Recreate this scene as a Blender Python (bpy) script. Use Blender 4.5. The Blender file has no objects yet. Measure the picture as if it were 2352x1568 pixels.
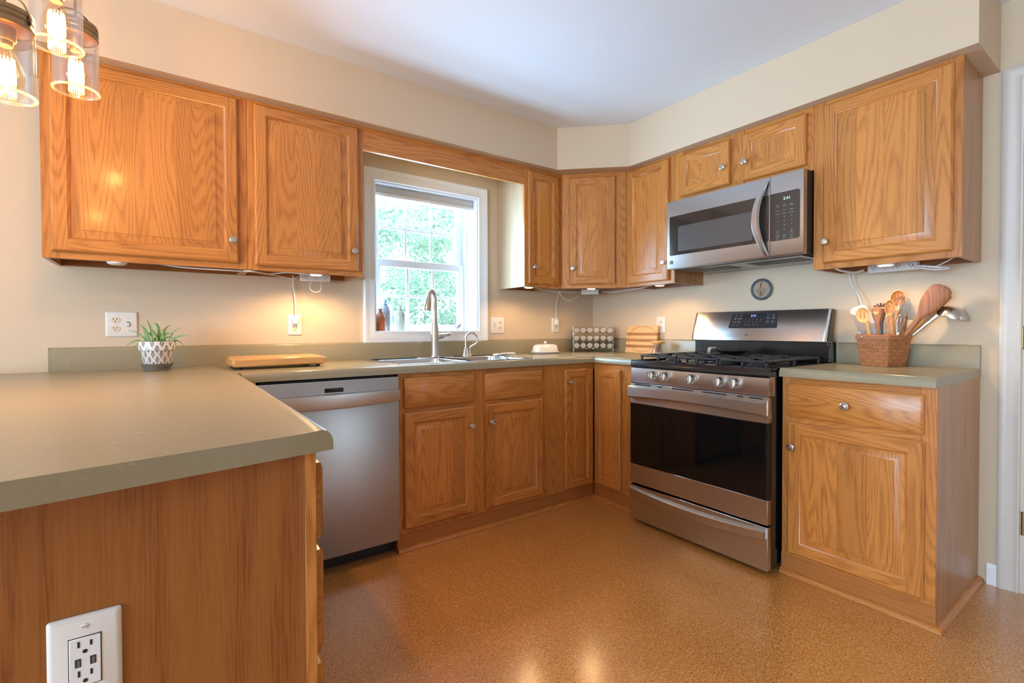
import bpy, math, random
from mathutils import Vector, Matrix

random.seed(7)
PI = math.pi
SC = bpy.context.scene
COL = SC.collection

# ------------------------------------------------------------------ camera
FPX = 1103.786
cam_d = bpy.data.cameras.new('camera')
cam = bpy.data.objects.new('camera', cam_d)
COL.objects.link(cam)
SC.camera = cam
cam_d.sensor_width = 36.0
cam_d.lens = 36.0 * FPX / 2352.0
cam_d.shift_x = 10.33 / 2352.0
cam_d.shift_y = -12.965 / 2352.0
cam_d.clip_start = 0.02
cam_d.clip_end = 200
YAW, PITCH, ROLL = 0.61523716, -0.01461596, -0.0031726
_fw = Vector((math.sin(YAW) * math.cos(PITCH), math.cos(YAW) * math.cos(PITCH), math.sin(PITCH)))
_rt = Vector((math.cos(YAW), -math.sin(YAW), 0))
_up = _rt.cross(_fw)
_r2 = _rt * math.cos(ROLL) + _up * math.sin(ROLL)
_u2 = -_rt * math.sin(ROLL) + _up * math.cos(ROLL)
cam.matrix_world = Matrix(((_r2.x, _u2.x, -_fw.x, -2.85195),
                           (_r2.y, _u2.y, -_fw.y, -2.8194),
                           (_r2.z, _u2.z, -_fw.z, 1.0927),
                           (0, 0, 0, 1)))

# ------------------------------------------------------------------ world, sun, daylight, exposure
W = bpy.data.worlds.new('sky')
SC.world = W
W.use_nodes = True
_bg = W.node_tree.nodes['Background']
_bg.inputs[0].default_value = (0.72, 0.88, 1.0, 1)
_bg.inputs[1].default_value = 2.7


def light(name, kind, loc, energy, color, size=None, direction=None, size_y=None, parent=None):
    d = bpy.data.lights.new(name, kind)
    d.energy = energy
    d.color = color
    if kind == 'AREA':
        d.shape = 'RECTANGLE'
        d.size = size
        d.size_y = size_y or size
    elif kind in ('POINT', 'SPOT'):
        d.shadow_soft_size = size or 0.02
    o = bpy.data.objects.new(name, d)
    COL.objects.link(o)
    o.location = loc
    if direction is not None:
        o.rotation_euler = Vector(direction).to_track_quat('-Z', 'Y').to_euler()
    if parent is not None:
        o.parent = parent
    return o


sun = light('sun', 'SUN', (-4, 5, 6), 6.0, (1.0, 0.95, 0.88), direction=(0.22, -0.38, -0.80))
sun.data.angle = 0.01
DAY = (0.56, 0.78, 1.0)
# skylight entering by the window over the sink
light('skylight_sink_window', 'AREA', (-1.47, 0.30, 1.50), 82.0, (0.42, 0.70, 1.0), 0.70, (0.25, -1, 0.40), 0.90)
# daylight from the glazed openings of the dining room behind the camera
light('daylight_rear_door', 'AREA', (-0.62, -6.15, 1.15), 7.0, DAY, 0.34, (0, 1, 0.0), 2.0)
light('daylight_side_window', 'AREA', (-7.1, -3.1, 1.25), 290.0, DAY, 3.0, (1, 0, 0.45), 1.9)

VS = SC.view_settings
SC.display_settings.display_device = 'sRGB'
VS.view_transform = 'Standard'
VS.look = 'None'
VS.gamma = 1.0
VS.use_curve_mapping = False
VS.exposure = 0.14
SC.cycles.max_bounces = 10
SC.cycles.diffuse_bounces = 5
SC.cycles.glossy_bounces = 5
SC.cycles.transparent_max_bounces = 24
SC.cycles.caustics_reflective = False
SC.cycles.caustics_refractive = False
SC.cycles.sample_clamp_indirect = 6.0


# ------------------------------------------------------------------ materials
def srgb(r, g, b):
    f = lambda c: (c / 255 / 12.92) if c / 255 <= 0.04045 else ((c / 255 + 0.055) / 1.055) ** 2.4
    return (f(r), f(g), f(b), 1)


class NT:
    """small node-tree writer"""

    def __init__(s, name):
        s.m = bpy.data.materials.new(name)
        s.m.use_nodes = True
        s.t = s.m.node_tree
        s.b = s.t.nodes['Principled BSDF']
        s.out = s.t.nodes['Material Output']

    def n(s, typ, **kw):
        nd = s.t.nodes.new(typ)
        for k, v in kw.items():
            setattr(nd, k, v)
        return nd

    def l(s, a, b):
        s.t.links.new(a, b)

    def put(s, sock, v):
        if hasattr(v, 'is_output') or isinstance(v, bpy.types.NodeSocket):
            s.l(v, sock)
        else:
            sock.default_value = v

    def math(s, op, a, b=None, c=None, clamp=False):
        nd = s.n('ShaderNodeMath', operation=op)
        nd.use_clamp = clamp
        s.put(nd.inputs[0], a)
        if b is not None:
            s.put(nd.inputs[1], b)
        if c is not None:
            s.put(nd.inputs[2], c)
        return nd.outputs[0]

    def vmath(s, op, a, b):
        nd = s.n('ShaderNodeVectorMath', operation=op)
        s.put(nd.inputs[0], a)
        s.put(nd.inputs[1], b)
        return nd.outputs[0]

    def obj(s):
        return s.n('ShaderNodeTexCoord').outputs['Object']

    def noise(s, vec, scale, detail=2.0, rough=0.5, dist=0.0):
        nd = s.n('ShaderNodeTexNoise')
        s.l(vec, nd.inputs['Vector'])
        nd.inputs['Scale'].default_value = scale
        nd.inputs['Detail'].default_value = detail
        nd.inputs['Roughness'].default_value = rough
        nd.inputs['Distortion'].default_value = dist
        return nd.outputs['Fac']

    def ramp(s, fac, stops):
        nd = s.n('ShaderNodeValToRGB')
        s.l(fac, nd.inputs[0])
        e = nd.color_ramp.elements
        while len(e) < len(stops):
            e.new(0.5)
        for i, (p, c) in enumerate(stops):
            e[i].position = p
            e[i].color = c if not isinstance(c, (int, float)) else (c, c, c, 1)
        return nd.outputs[0]

    def mix(s, fac, a, b, mode='MIX'):
        nd = s.n('ShaderNodeMix', data_type='RGBA', blend_type=mode)
        s.put(nd.inputs[0], fac)
        s.put(nd.inputs[6], a)
        s.put(nd.inputs[7], b)
        return nd.outputs[2]

    def bump(s, h, strength, dist=0.001):
        nd = s.n('ShaderNodeBump')
        nd.inputs['Strength'].default_value = strength
        nd.inputs['Distance'].default_value = dist
        s.l(h, nd.inputs['Height'])
        s.l(nd.outputs[0], s.b.inputs['Normal'])

    def set(s, **kw):
        for k, v in kw.items():
            s.put(s.b.inputs[k.replace('_', ' ')], v)
        return s


def plain(name, col, rough=0.5, metal=0.0, spec=0.5, coat=0.0, mottle=0.04):
    """single paint / plastic / metal colour with a slight procedural mottling"""
    t = NT(name)
    nz = t.noise(t.obj(), 35.0, 3.0)
    c2 = tuple(max(0, x * (1 - 2 * mottle)) for x in col[:3]) + (1,)
    t.set(Base_Color=t.mix(nz, col, c2), Roughness=rough, Metallic=metal, Coat_Weight=coat)
    t.b.inputs['Specular IOR Level'].default_value = spec
    t.b.inputs['Coat Roughness'].default_value = 0.08
    return t.m


def oak(name, light_c, dark_c, axis='z', boards=0.0, ring=0.34, pore=0.50, rough=0.34, coat=0.22, ringscale=4.2, freq=290.0):
    t = NT(name)
    at = t.n('ShaderNodeAttribute', attribute_name='seed')
    sep = t.n('ShaderNodeSeparateXYZ')
    t.l(t.obj(), sep.inputs[0])
    x, y, z = sep.outputs
    lng, a, b = {'z': (z, x, y), 'x': (x, z, y), 'y': (y, x, z)}[axis]
    sd = at.outputs['Fac']
    tone = None
    if boards:
        cell = t.math('FLOOR', t.math('ADD', t.math('DIVIDE', a, boards), sd))
        wn = t.n('ShaderNodeTexWhiteNoise', noise_dimensions='1D')
        t.l(cell, wn.inputs['W'])
        tone = wn.outputs['Value']
        sd = t.math('ADD', sd, t.math('MULTIPLY', tone, 7.3))
    comb = t.n('ShaderNodeCombineXYZ')
    t.l(t.math('ADD', a, t.math('MULTIPLY', sd, 3.71)), comb.inputs[0])
    t.l(t.math('ADD', b, t.math('MULTIPLY', sd, 1.93)), comb.inputs[1])
    t.l(t.math('ADD', t.math('MULTIPLY', lng, 0.10), sd), comb.inputs[2])
    v = comb.outputs[0]
    n1 = t.noise(v, ringscale, 2.2, 0.42)
    n1 = t.math('ADD', n1, t.math('MULTIPLY', t.noise(t.vmath('MULTIPLY', v, (1, 1, 2.2)), 85.0, 2.0), 0.010))
    rings = t.math('MULTIPLY_ADD', t.math('SINE', t.math('MULTIPLY', n1, freq)), 0.5, 0.5)
    rings = t.math('POWER', rings, 1.8)
    v2 = t.vmath('MULTIPLY', v, (1, 1, 0.30))
    p1 = t.noise(v2, 300.0, 3.0, 0.65)
    pores = t.ramp(p1, [(0.42, 0.0), (0.66, 1.0)])
    n3 = t.noise(v, 3.0, 2.0)
    f = t.math('MULTIPLY', rings, ring)
    # pores gather along the rings
    f = t.math('ADD', f, t.math('MULTIPLY', t.math('MULTIPLY', pores, pore), t.math('MULTIPLY_ADD', rings, 0.55, 0.45)))
    f = t.math('ADD', f, t.math('MULTIPLY', t.math('SUBTRACT', n3, 0.5), 0.5), clamp=True)
    col = t.mix(f, light_c, dark_c)
    hs = t.n('ShaderNodeHueSaturation')
    t.l(col, hs.inputs['Color'])
    if tone is not None:
        t.l(t.math('MULTIPLY_ADD', tone, 0.26, 0.87), hs.inputs['Value'])
    else:
        t.l(t.math('MULTIPLY_ADD', t.math('FRACT', t.math('MULTIPLY', at.outputs['Fac'], 5.17)), 0.16, 0.92), hs.inputs['Value'])
    t.set(Base_Color=hs.outputs[0], Roughness=rough, Coat_Weight=coat)
    t.b.inputs['Coat Roughness'].default_value = 0.16
    t.b.inputs['Specular IOR Level'].default_value = 0.4
    t.bump(f, 0.12, 0.0006)
    return t.m


OL, OD = (0.56, 0.224, 0.050, 1), (0.29, 0.085, 0.013, 1)
M = {}
M['oak_v'] = oak('oak_vertical', OL, OD, 'z')
M['oak_h'] = oak('oak_horizontal', OL, OD, 'x')
M['oak_d'] = oak('oak_depthwise', OL, OD, 'y')
M['oak_p'] = oak('oak_panel', OL, OD, 'z', boards=0.105, ring=0.32)
M['oak_side'] = oak('oak_veneer_side', (0.44, 0.215, 0.085, 1), (0.27, 0.115, 0.04, 1), 'z', ring=0.3, pore=0.5, freq=60)
M['oak_end'] = oak('oak_veneer_end_dimmed', (0.34, 0.118, 0.028, 1), (0.20, 0.056, 0.011, 1), 'z', ring=0.26, pore=0.75, freq=130, ringscale=3.0)  # own veneer tone, darkened further to stand in for dimmer light
M['oak_pale'] = oak('pale_unstained_veneer', (0.46, 0.345, 0.225, 1), (0.37, 0.25, 0.135, 1), 'z', ring=0.2, pore=0.3, freq=50)
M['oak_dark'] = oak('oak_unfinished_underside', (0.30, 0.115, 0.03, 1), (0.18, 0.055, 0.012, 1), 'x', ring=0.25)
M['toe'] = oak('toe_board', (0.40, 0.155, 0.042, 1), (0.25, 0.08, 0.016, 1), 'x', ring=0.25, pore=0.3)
M['maple'] = oak('maple_block', (0.68, 0.36, 0.125, 1), (0.46, 0.19, 0.045, 1), 'x', boards=0.045, ring=0.25, pore=0.15, coat=0.05)
M['beech'] = oak('beech_utensil', (0.72, 0.42, 0.17, 1), (0.56, 0.28, 0.09, 1), 'z', ring=0.25, pore=0.2, coat=0.0, rough=0.45)
M['olive'] = oak('olivewood_utensil', (0.46, 0.23, 0.085, 1), (0.20, 0.075, 0.022, 1), 'z', ring=0.6, pore=0.2, coat=0.0, rough=0.45, ringscale=20)
M['walnut'] = oak('walnut_utensil', (0.36, 0.15, 0.06, 1), (0.20, 0.07, 0.025, 1), 'z', ring=0.5, pore=0.4, coat=0.0, rough=0.45)
M['board_light'] = oak('board_light', (0.74, 0.47, 0.22, 1), (0.58, 0.33, 0.12, 1), 'y', ring=0.25, pore=0.2, coat=0.0, rough=0.5)
M['board_dark'] = oak('board_dark', (0.46, 0.20, 0.075, 1), (0.30, 0.11, 0.035, 1), 'y', ring=0.3, pore=0.3, coat=0.0, rough=0.5)


def wall_paint(name, col):
    t = NT(name)
    nz = t.noise(t.obj(), 220.0, 3.0)
    n2 = t.noise(t.obj(), 1.2, 2.0)
    c2 = tuple(x * 0.95 for x in col[:3]) + (1,)
    t.set(Base_Color=t.mix(n2, col, c2), Roughness=0.62)
    t.b.inputs['Specular IOR Level'].default_value = 0.3
    t.bump(nz, 0.10, 0.0008)
    return t.m


M['wall'] = wall_paint('cream_wall_paint', (0.635, 0.508, 0.366, 1))
M['ceil'] = wall_paint('white_ceiling_paint', (0.80, 0.84, 0.90, 1))
M['trim'] = plain('white_trim_paint', (0.83, 0.86, 0.90, 1), 0.35, mottle=0.02)
M['vinyl'] = plain('white_window_vinyl', (0.84, 0.86, 0.88, 1), 0.3, mottle=0.01)
M['doorpaint'] = plain('cream_door_paint', (0.62, 0.575, 0.52, 1), 0.4)

# cork floor under a clear varnish
t = NT('varnished_cork')
o_ = t.obj()
n1 = t.noise(o_, 150.0, 4.0, 0.7)
vor = t.n('ShaderNodeTexVoronoi')
t.l(o_, vor.inputs['Vector'])
vor.inputs['Scale'].default_value = 260.0
sp = t.noise(t.vmath('MULTIPLY', o_, (1.0, 1.7, 1)), 95.0, 3.0, 0.62)
big = t.noise(o_, 1.7, 3.0)
c = t.ramp(n1, [(0.30, (0.36, 0.125, 0.018, 1)), (0.50, (0.56, 0.225, 0.042, 1)), (0.70, (0.76, 0.37, 0.10, 1))])
wn = t.n('ShaderNodeSeparateColor')
t.l(vor.outputs['Color'], wn.inputs[0])
c = t.mix(t.math('MULTIPLY', t.math('GREATER_THAN', wn.outputs[0], 0.78), 0.6), c, (0.80, 0.47, 0.20, 1))
c = t.mix(t.ramp(sp, [(0.60, 0.0), (0.65, 0.85)]), c, (0.075, 0.026, 0.008, 1))
c = t.mix(t.math('MULTIPLY', big, 0.25), c, (0.40, 0.15, 0.026, 1))
t.set(Base_Color=c, Roughness=0.42, Coat_Weight=1.0)
t.b.inputs['Coat IOR'].default_value = 1.75
t.b.inputs['Coat Roughness'].default_value = 0.20
t.bump(n1, 0.05, 0.001)
M['cork'] = t.m

# laminate worktop with pale fibres
t = NT('sage_laminate')
o_ = t.obj()
n1 = t.noise(o_, 160.0, 4.0, 0.7)
n2 = t.noise(o_, 9.0, 3.0)
fib = t.noise(o_, 15.0, 2.5, 0.6, 1.2)
line = t.math('SUBTRACT', 1.0, t.math('MULTIPLY', t.math('ABSOLUTE', t.math('SUBTRACT', fib, 0.5)), 130.0), clamp=True)
msk = t.ramp(t.noise(o_, 38.0, 2.0), [(0.52, 0.0), (0.62, 0.75)])
c = t.mix(n1, (0.340, 0.294, 0.192, 1), (0.258, 0.220, 0.138, 1))
c = t.mix(t.math('MULTIPLY', n2, 0.35), c, (0.315, 0.272, 0.172, 1))
c = t.mix(t.math('MULTIPLY', line, msk), c, (0.46, 0.42, 0.30, 1))
t.set(Base_Color=c, Roughness=0.27)
t.b.inputs['Specular IOR Level'].default_value = 0.5
M['counter'] = t.m


def steel(name, col=(0.56, 0.545, 0.53, 1), rough=0.29, aniso=0.80, axis='x', rot=0.0):
    t = NT(name)
    sc = {'x': (1.0, 60, 400), 'z': (400, 60, 1.0)}[axis]
    nz = t.noise(t.vmath('MULTIPLY', t.obj(), sc), 3.0, 3.0, 0.7)
    t.set(Base_Color=col, Metallic=1.0, Roughness=t.math('MULTIPLY_ADD', nz, 0.06, rough - 0.03), Anisotropic=aniso)
    t.b.inputs['Anisotropic Rotation'].default_value = rot
    tg = t.n('ShaderNodeCombineXYZ')
    tg.inputs[2].default_value = 1.0
    t.l(tg.outputs[0], t.b.inputs['Tangent'])
    return t.m


M['steel'] = steel('brushed_stainless')
M['steel_dw'] = steel('dishwasher_stainless', (0.43, 0.41, 0.395, 1))
M['steel2'] = steel('stainless_sink', (0.66, 0.66, 0.66, 1), 0.24, 0.3)
M['nickel'] = plain('satin_nickel', (0.60, 0.56, 0.51, 1), 0.27, 1.0)
M['chrome'] = plain('chrome', (0.80, 0.80, 0.80, 1), 0.16, 1.0)
M['bronze'] = plain('bronze_lamp_metal', (0.30, 0.20, 0.115, 1), 0.40, 1.0)
M['brass'] = plain('aged_brass', (0.25, 0.17, 0.08, 1), 0.4, 1.0)
M['black'] = plain('black_enamel', (0.007, 0.007, 0.008, 1), 0.16, 0.0, 0.6)
M['blackm'] = plain('black_matt', (0.016, 0.015, 0.015, 1), 0.55)
M['iron'] = plain('cast_iron', (0.018, 0.019, 0.022, 1), 0.42, 0.0, 0.6)
M['bglass'] = plain('black_oven_glass', (0.004, 0.004, 0.004, 1), 0.05, 0.0, 0.5)
M['mglass'] = plain('tinted_microwave_glass', (0.030, 0.024, 0.021, 1), 0.07, 0.0, 0.9)
M['mscreen'] = plain('microwave_screen', (0.085, 0.078, 0.072, 1), 0.16, 0.0, 0.9)
M['mpanel'] = plain('microwave_key_panel', (0.050, 0.043, 0.038, 1), 0.22)
M['dpanel'] = plain('range_key_panel', (0.022, 0.024, 0.028, 1), 0.16)
M['plate'] = plain('white_cover_plate', (0.74, 0.70, 0.655, 1), 0.35, mottle=0.01)
M['ivory'] = plain('ivory_receptacle', (0.70, 0.62, 0.49, 1), 0.35, mottle=0.01)
M['white'] = plain('white_plastic', (0.76, 0.76, 0.76, 1), 0.35, mottle=0.01)
M['dark'] = plain('dark_slot', (0.02, 0.017, 0.014, 1), 0.6)
M['print'] = plain('key_print', (0.36, 0.36, 0.36, 1), 0.5)
M['ceramic'] = plain('white_ceramic', (0.76, 0.73, 0.69, 1), 0.16, mottle=0.01)
M['saucer'] = plain('grey_saucer', (0.155, 0.135, 0.11, 1), 0.45)
M['soil'] = plain('potting_soil', (0.035, 0.022, 0.013, 1), 0.9, mottle=0.3)
M['silicone'] = plain('taupe_silicone', (0.33, 0.26, 0.21, 1), 0.5)
M['plasticw'] = plain('white_silicone', (0.62, 0.61, 0.60, 1), 0.45)
M['bakelite'] = plain('dark_brown_nylon', (0.10, 0.055, 0.04, 1), 0.4)
M['cream'] = plain('cream_plastic', (0.74, 0.60, 0.38, 1), 0.45)
M['shade'] = plain('white_shade_fabric', (0.70, 0.72, 0.72, 1), 0.8, mottle=0.01)
M['cork_stop'] = plain('cork_stopper', (0.50, 0.28, 0.12, 1), 0.8, mottle=0.2)
M['rust'] = plain('orange_glaze', (0.50, 0.135, 0.03, 1), 0.15, coat=0.5)
M['blueg'] = plain('pale_blue_glaze', (0.40, 0.52, 0.62, 1), 0.15, coat=0.5)
M['greeng'] = plain('pale_green_glaze', (0.52, 0.62, 0.55, 1), 0.15, coat=0.5)
M['bead'] = plain('dark_beads', (0.03, 0.035, 0.055, 1), 0.3)
M['birdc'] = plain('mauve_glass_bird', (0.25, 0.17, 0.20, 1), 0.15)
M['slate'] = plain('slate_blue_rim', (0.045, 0.055, 0.072, 1), 0.45)
M['tan'] = plain('tan_stoneware', (0.36, 0.255, 0.165, 1), 0.55)
M['sprig'] = plain('brown_sprig', (0.10, 0.045, 0.02, 1), 0.7)
M['rubber'] = plain('black_rubber', (0.02, 0.02, 0.02, 1), 0.7)
M['spice'] = plain('ground_spice', (0.20, 0.09, 0.035, 1), 0.8, mottle=0.3)
M['splint'] = oak('basket_splint', (0.44, 0.165, 0.055, 1), (0.25, 0.078, 0.022, 1), 'x', ring=0.3, pore=0.5, coat=0.1, rough=0.4)
M['bark'] = plain('tree_bark', (0.26, 0.25, 0.24, 1), 0.9, mottle=0.3)
M['lawn'] = plain('lawn_green', (0.13, 0.22, 0.06, 1), 0.9, mottle=0.3)


def thin_glass(name, tint=(1, 1, 1, 1), lo=0.03, rough=0.02, gcol=(1, 1, 1, 1), power=5.0, top=0.9):
    t = NT(name)
    t.t.nodes.remove(t.b)
    tr = t.n('ShaderNodeBsdfTransparent')
    tr.inputs[0].default_value = tint
    gl = t.n('ShaderNodeBsdfGlossy')
    gl.inputs['Color'].default_value = gcol
    gl.inputs['Roughness'].default_value = rough
    lw = t.n('ShaderNodeLayerWeight')
    lw.inputs[0].default_value = 0.5
    nz = t.noise(t.obj(), 12.0, 1.0)
    f = t.math('POWER', lw.outputs['Facing'], power)
    f = t.math('MULTIPLY_ADD', f, top - lo, t.math('MULTIPLY_ADD', nz, 0.01, lo))
    mx = t.n('ShaderNodeMixShader')
    t.l(f, mx.inputs[0])
    t.l(tr.outputs[0], mx.inputs[1])
    t.l(gl.outputs[0], mx.inputs[2])
    t.l(mx.outputs[0], t.out.inputs[0])
    return t.m


M['pane'] = thin_glass('window_pane_glass', (0.97, 0.985, 0.985, 1), 0.04)
M['jar'] = thin_glass('jar_glass', (0.96, 0.945, 0.92, 1), 0.07, power=2.2, top=0.62)
t = NT('jar_rim_glass')
t.t.nodes.remove(t.b)
tr_, df_, gl_ = t.n('ShaderNodeBsdfTransparent'), t.n('ShaderNodeBsdfTranslucent'), t.n('ShaderNodeBsdfGlossy')
df_.inputs[0].default_value = (0.50, 0.49, 0.46, 1)
gl_.inputs['Roughness'].default_value = 0.15
m1_, m2_ = t.n('ShaderNodeMixShader'), t.n('ShaderNodeMixShader')
t.l(t.math('MULTIPLY_ADD', t.noise(t.obj(), 60.0, 1.0), 0.1, 0.40), m1_.inputs[0])
t.l(df_.outputs[0], m1_.inputs[1])
t.l(gl_.outputs[0], m1_.inputs[2])
m2_.inputs[0].default_value = 0.27
t.l(tr_.outputs[0], m2_.inputs[1])
t.l(m1_.outputs[0], m2_.inputs[2])
t.l(m2_.outputs[0], t.out.inputs[0])
M['jarrim'] = t.m
M['bulbg'] = thin_glass('amber_bulb_glass', (1.0, 0.86, 0.62, 1), 0.04, power=3.0, top=0.5)
M['clear'] = thin_glass('clear_glass', (0.90, 0.90, 0.95, 1), 0.08, power=2.0, top=0.7)


def emit(name, col, strength):
    t = NT(name)
    nz = t.noise(t.obj(), 40.0, 1.0)
    t.set(Base_Color=(0.8, 0.8, 0.8, 1), Emission_Color=col,
          Emission_Strength=t.math('MULTIPLY_ADD', nz, strength * 0.1, strength * 0.95))
    return t.m


M['filament'] = emit('glowing_filament', (1.0, 0.60, 0.26, 1), 55.0)
M['puck_on'] = emit('lit_puck_lens', (1.0, 0.76, 0.46, 1), 6.0)
M['green_led'] = emit('green_digits', (0.40, 1.0, 0.10, 1), 0.55)
M['blue_led'] = emit('blue_digits', (0.06, 0.12, 1.0, 1), 2.2)

# leaves
t = NT('pot_plant_leaf')
nz = t.noise(t.vmath('MULTIPLY', t.obj(), (1, 1, 0.2)), 120.0, 2.0)
t.set(Base_Color=t.mix(nz, (0.15, 0.26, 0.025, 1), (0.075, 0.155, 0.012, 1)), Roughness=0.4)
M['leaf'] = t.m
t = NT('tree_leaf')
t.t.nodes.remove(t.b)
at = t.n('ShaderNodeAttribute', attribute_name='seed')
col = t.ramp(at.outputs['Fac'], [(0.0, (0.30, 0.50, 0.46, 1)), (0.5, (0.46, 0.66, 0.58, 1)), (1.0, (0.76, 0.88, 0.76, 1))])
df = t.n('ShaderNodeBsdfDiffuse')
tl = t.n('ShaderNodeBsdfTranslucent')
t.l(col, df.inputs[0])
t.l(col, tl.inputs[0])
mx = t.n('ShaderNodeMixShader')
mx.inputs[0].default_value = 0.5
t.l(df.outputs[0], mx.inputs[1])
t.l(tl.outputs[0], mx.inputs[2])
t.l(mx.outputs[0], t.out.inputs[0])
M['treeleaf'] = t.m

# glazed pot with an indigo ikat pattern
t = NT('ikat_pot_glaze')
sep = t.n('ShaderNodeSeparateXYZ')
t.l(t.obj(), sep.inputs[0])
ang = t.math('MULTIPLY', t.math('ARCTAN2', sep.outputs[1], sep.outputs[0]), 12 / (2 * PI))
hh = t.math('DIVIDE', sep.outputs[2], 0.048)


def motif(du, dv):
    u = t.math('SUBTRACT', t.math('FRACT', t.math('ADD', ang, du)), 0.5)
    v = t.math('SUBTRACT', t.math('FRACT', t.math('ADD', hh, dv)), 0.5)
    au = t.math('ABSOLUTE', u)
    av = t.math('ABSOLUTE', v)
    serr = t.math('MULTIPLY', t.math('SINE', t.math('MULTIPLY', v, 42.0)), 0.045)
    d = t.math('ADD', t.math('ADD', t.math('MULTIPLY', au, 1.15), t.math('MULTIPLY', av, 0.78)), serr)
    r = t.math('MULTIPLY', t.math('GREATER_THAN', d, 0.15), t.math('LESS_THAN', d, 0.265))
    dot = t.math('LESS_THAN', t.math('ADD', t.math('MULTIPLY', au, 2.2), av), 0.11)
    return t.math('MAXIMUM', r, dot)


pat = t.math('MAXIMUM', motif(0.0, 0.0), motif(0.5, 0.5))
t.set(Base_Color=t.mix(pat, (0.70, 0.66, 0.62, 1), (0.028, 0.034, 0.055, 1)), Roughness=0.22)
M['ikat'] = t.m


# ------------------------------------------------------------------ mesh builder
class MB:
    def __init__(s):
        s.v, s.f, s.m, s.sm, s.sd, s.mats = [], [], [], [], [], []

    def add(s, vs, fs, mat, smooth=False, seed=None, mats=None):
        b = len(s.v)
        s.v.extend(tuple(p) for p in vs)
        seed = random.random() if seed is None else seed
        for i, f in enumerate(fs):
            s.f.append([b + k for k in f])
            mm = mats[i] if mats else mat
            if mm not in s.mats:
                s.mats.append(mm)
            s.m.append(s.mats.index(mm))
            s.sm.append(smooth)
            s.sd.append(seed)
        return s

    def quad(s, a, b, c, d, mat, seed=None):
        return s.add([a, b, c, d], [(0, 1, 2, 3)], mat, False, seed)

    def box(s, x0, x1, y0, y1, z0, z1, mat, c=0.0, seed=None, M4=None):
        x0, x1 = min(x0, x1), max(x0, x1)
        y0, y1 = min(y0, y1), max(y0, y1)
        z0, z1 = min(z0, z1), max(z0, z1)
        if c <= 0:
            vs = [(x, y, z) for x in (x0, x1) for y in (y0, y1) for z in (z0, z1)]
            fs = [(0, 1, 3, 2), (4, 6, 7, 5), (0, 4, 5, 1), (2, 3, 7, 6), (0, 2, 6, 4), (1, 5, 7, 3)]
        else:
            c = min(c, (x1 - x0) * .45, (y1 - y0) * .45, (z1 - z0) * .45)
            vs, idx = [], {}
            X, Y, Z = (x0, x1), (y0, y1), (z0, z1)
            for i in (0, 1):
                for j in (0, 1):
                    for k in (0, 1):
                        ix, iy, iz = (c if i == 0 else -c), (c if j == 0 else -c), (c if k == 0 else -c)
                        idx[i, j, k, 0] = len(vs); vs.append((X[i], Y[j] + iy, Z[k] + iz))
                        idx[i, j, k, 1] = len(vs); vs.append((X[i] + ix, Y[j], Z[k] + iz))
                        idx[i, j, k, 2] = len(vs); vs.append((X[i] + ix, Y[j] + iy, Z[k]))
            fs = []
            for i in (0, 1):
                fs.append([idx[i, 0, 0, 0], idx[i, 1, 0, 0], idx[i, 1, 1, 0], idx[i, 0, 1, 0]])
                fs.append([idx[0, i, 0, 1], idx[1, i, 0, 1], idx[1, i, 1, 1], idx[0, i, 1, 1]])
                fs.append([idx[0, 0, i, 2], idx[1, 0, i, 2], idx[1, 1, i, 2], idx[0, 1, i, 2]])
                for j in (0, 1):
                    fs.append([idx[i, j, 0, 0], idx[i, j, 1, 0], idx[i, j, 1, 1], idx[i, j, 0, 1]])
                    fs.append([idx[i, 0, j, 0], idx[i, 1, j, 0], idx[i, 1, j, 2], idx[i, 0, j, 2]])
                    fs.append([idx[0, i, j, 1], idx[1, i, j, 1], idx[1, i, j, 2], idx[0, i, j, 2]])
                    for k in (0, 1):
                        fs.append([idx[i, j, k, 0], idx[i, j, k, 1], idx[i, j, k, 2]])
            cx, cy, cz = (x0 + x1) / 2, (y0 + y1) / 2, (z0 + z1) / 2
            ce = Vector((cx, cy, cz))
            out = []
            for f in fs:
                p = [Vector(vs[k]) for k in f]
                n = (p[1] - p[0]).cross(p[2] - p[0])
                mid = sum(p, Vector()) / len(p) - ce
                out.append(f if n.dot(mid) > 0 else f[::-1])
            fs = out
        if M4 is not None:
            vs = [M4 @ Vector(p) for p in vs]
        return s.add(vs, fs, mat, False, seed)

    def loft(s, rings, mat, smooth=True, cap0=True, cap1=True, closed=True, seed=None, loop=False):
        n = len(rings[0])
        vs = [p for r in rings for p in r]
        fs = []
        R = len(rings)
        for i in range(R if loop else R - 1):
            for k in range(n if closed else n - 1):
                k2 = (k + 1) % n
                i2 = (i + 1) % R
                fs.append((i * n + k, i * n + k2, i2 * n + k2, i2 * n + k))
        s.add(vs, fs, mat, smooth, seed)
        if closed and not loop:
            if cap0:
                s.add(rings[0], [tuple(range(n))[::-1]], mat, False, seed)
            if cap1:
                s.add(rings[-1], [tuple(range(n))], mat, False, seed)
        return s

    def lathe(s, prof, mat, base=(0, 0, 0), axis=(0, 0, 1), n=24, smooth=True, cap0=True, cap1=True):
        ax = Vector(axis).normalized()
        h = Vector((0, 0, 1)) if abs(ax.z) < .9 else Vector((1, 0, 0))
        a = h.cross(ax).normalized()
        b = ax.cross(a)
        B = Vector(base)
        rings = [[B + ax * z + (a * math.cos(2 * PI * k / n) + b * math.sin(2 * PI * k / n)) * max(r, 1e-5) for k in range(n)] for r, z in prof]
        return s.loft(rings, mat, smooth, cap0 and prof[0][0] > 1e-4, cap1 and prof[-1][0] > 1e-4)

    def cyl(s, p0, p1, r, mat, n=16, r1=None):
        d = Vector(p1) - Vector(p0)
        return s.lathe([(r, 0), (r if r1 is None else r1, d.length)], mat, p0, d, n)

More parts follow.
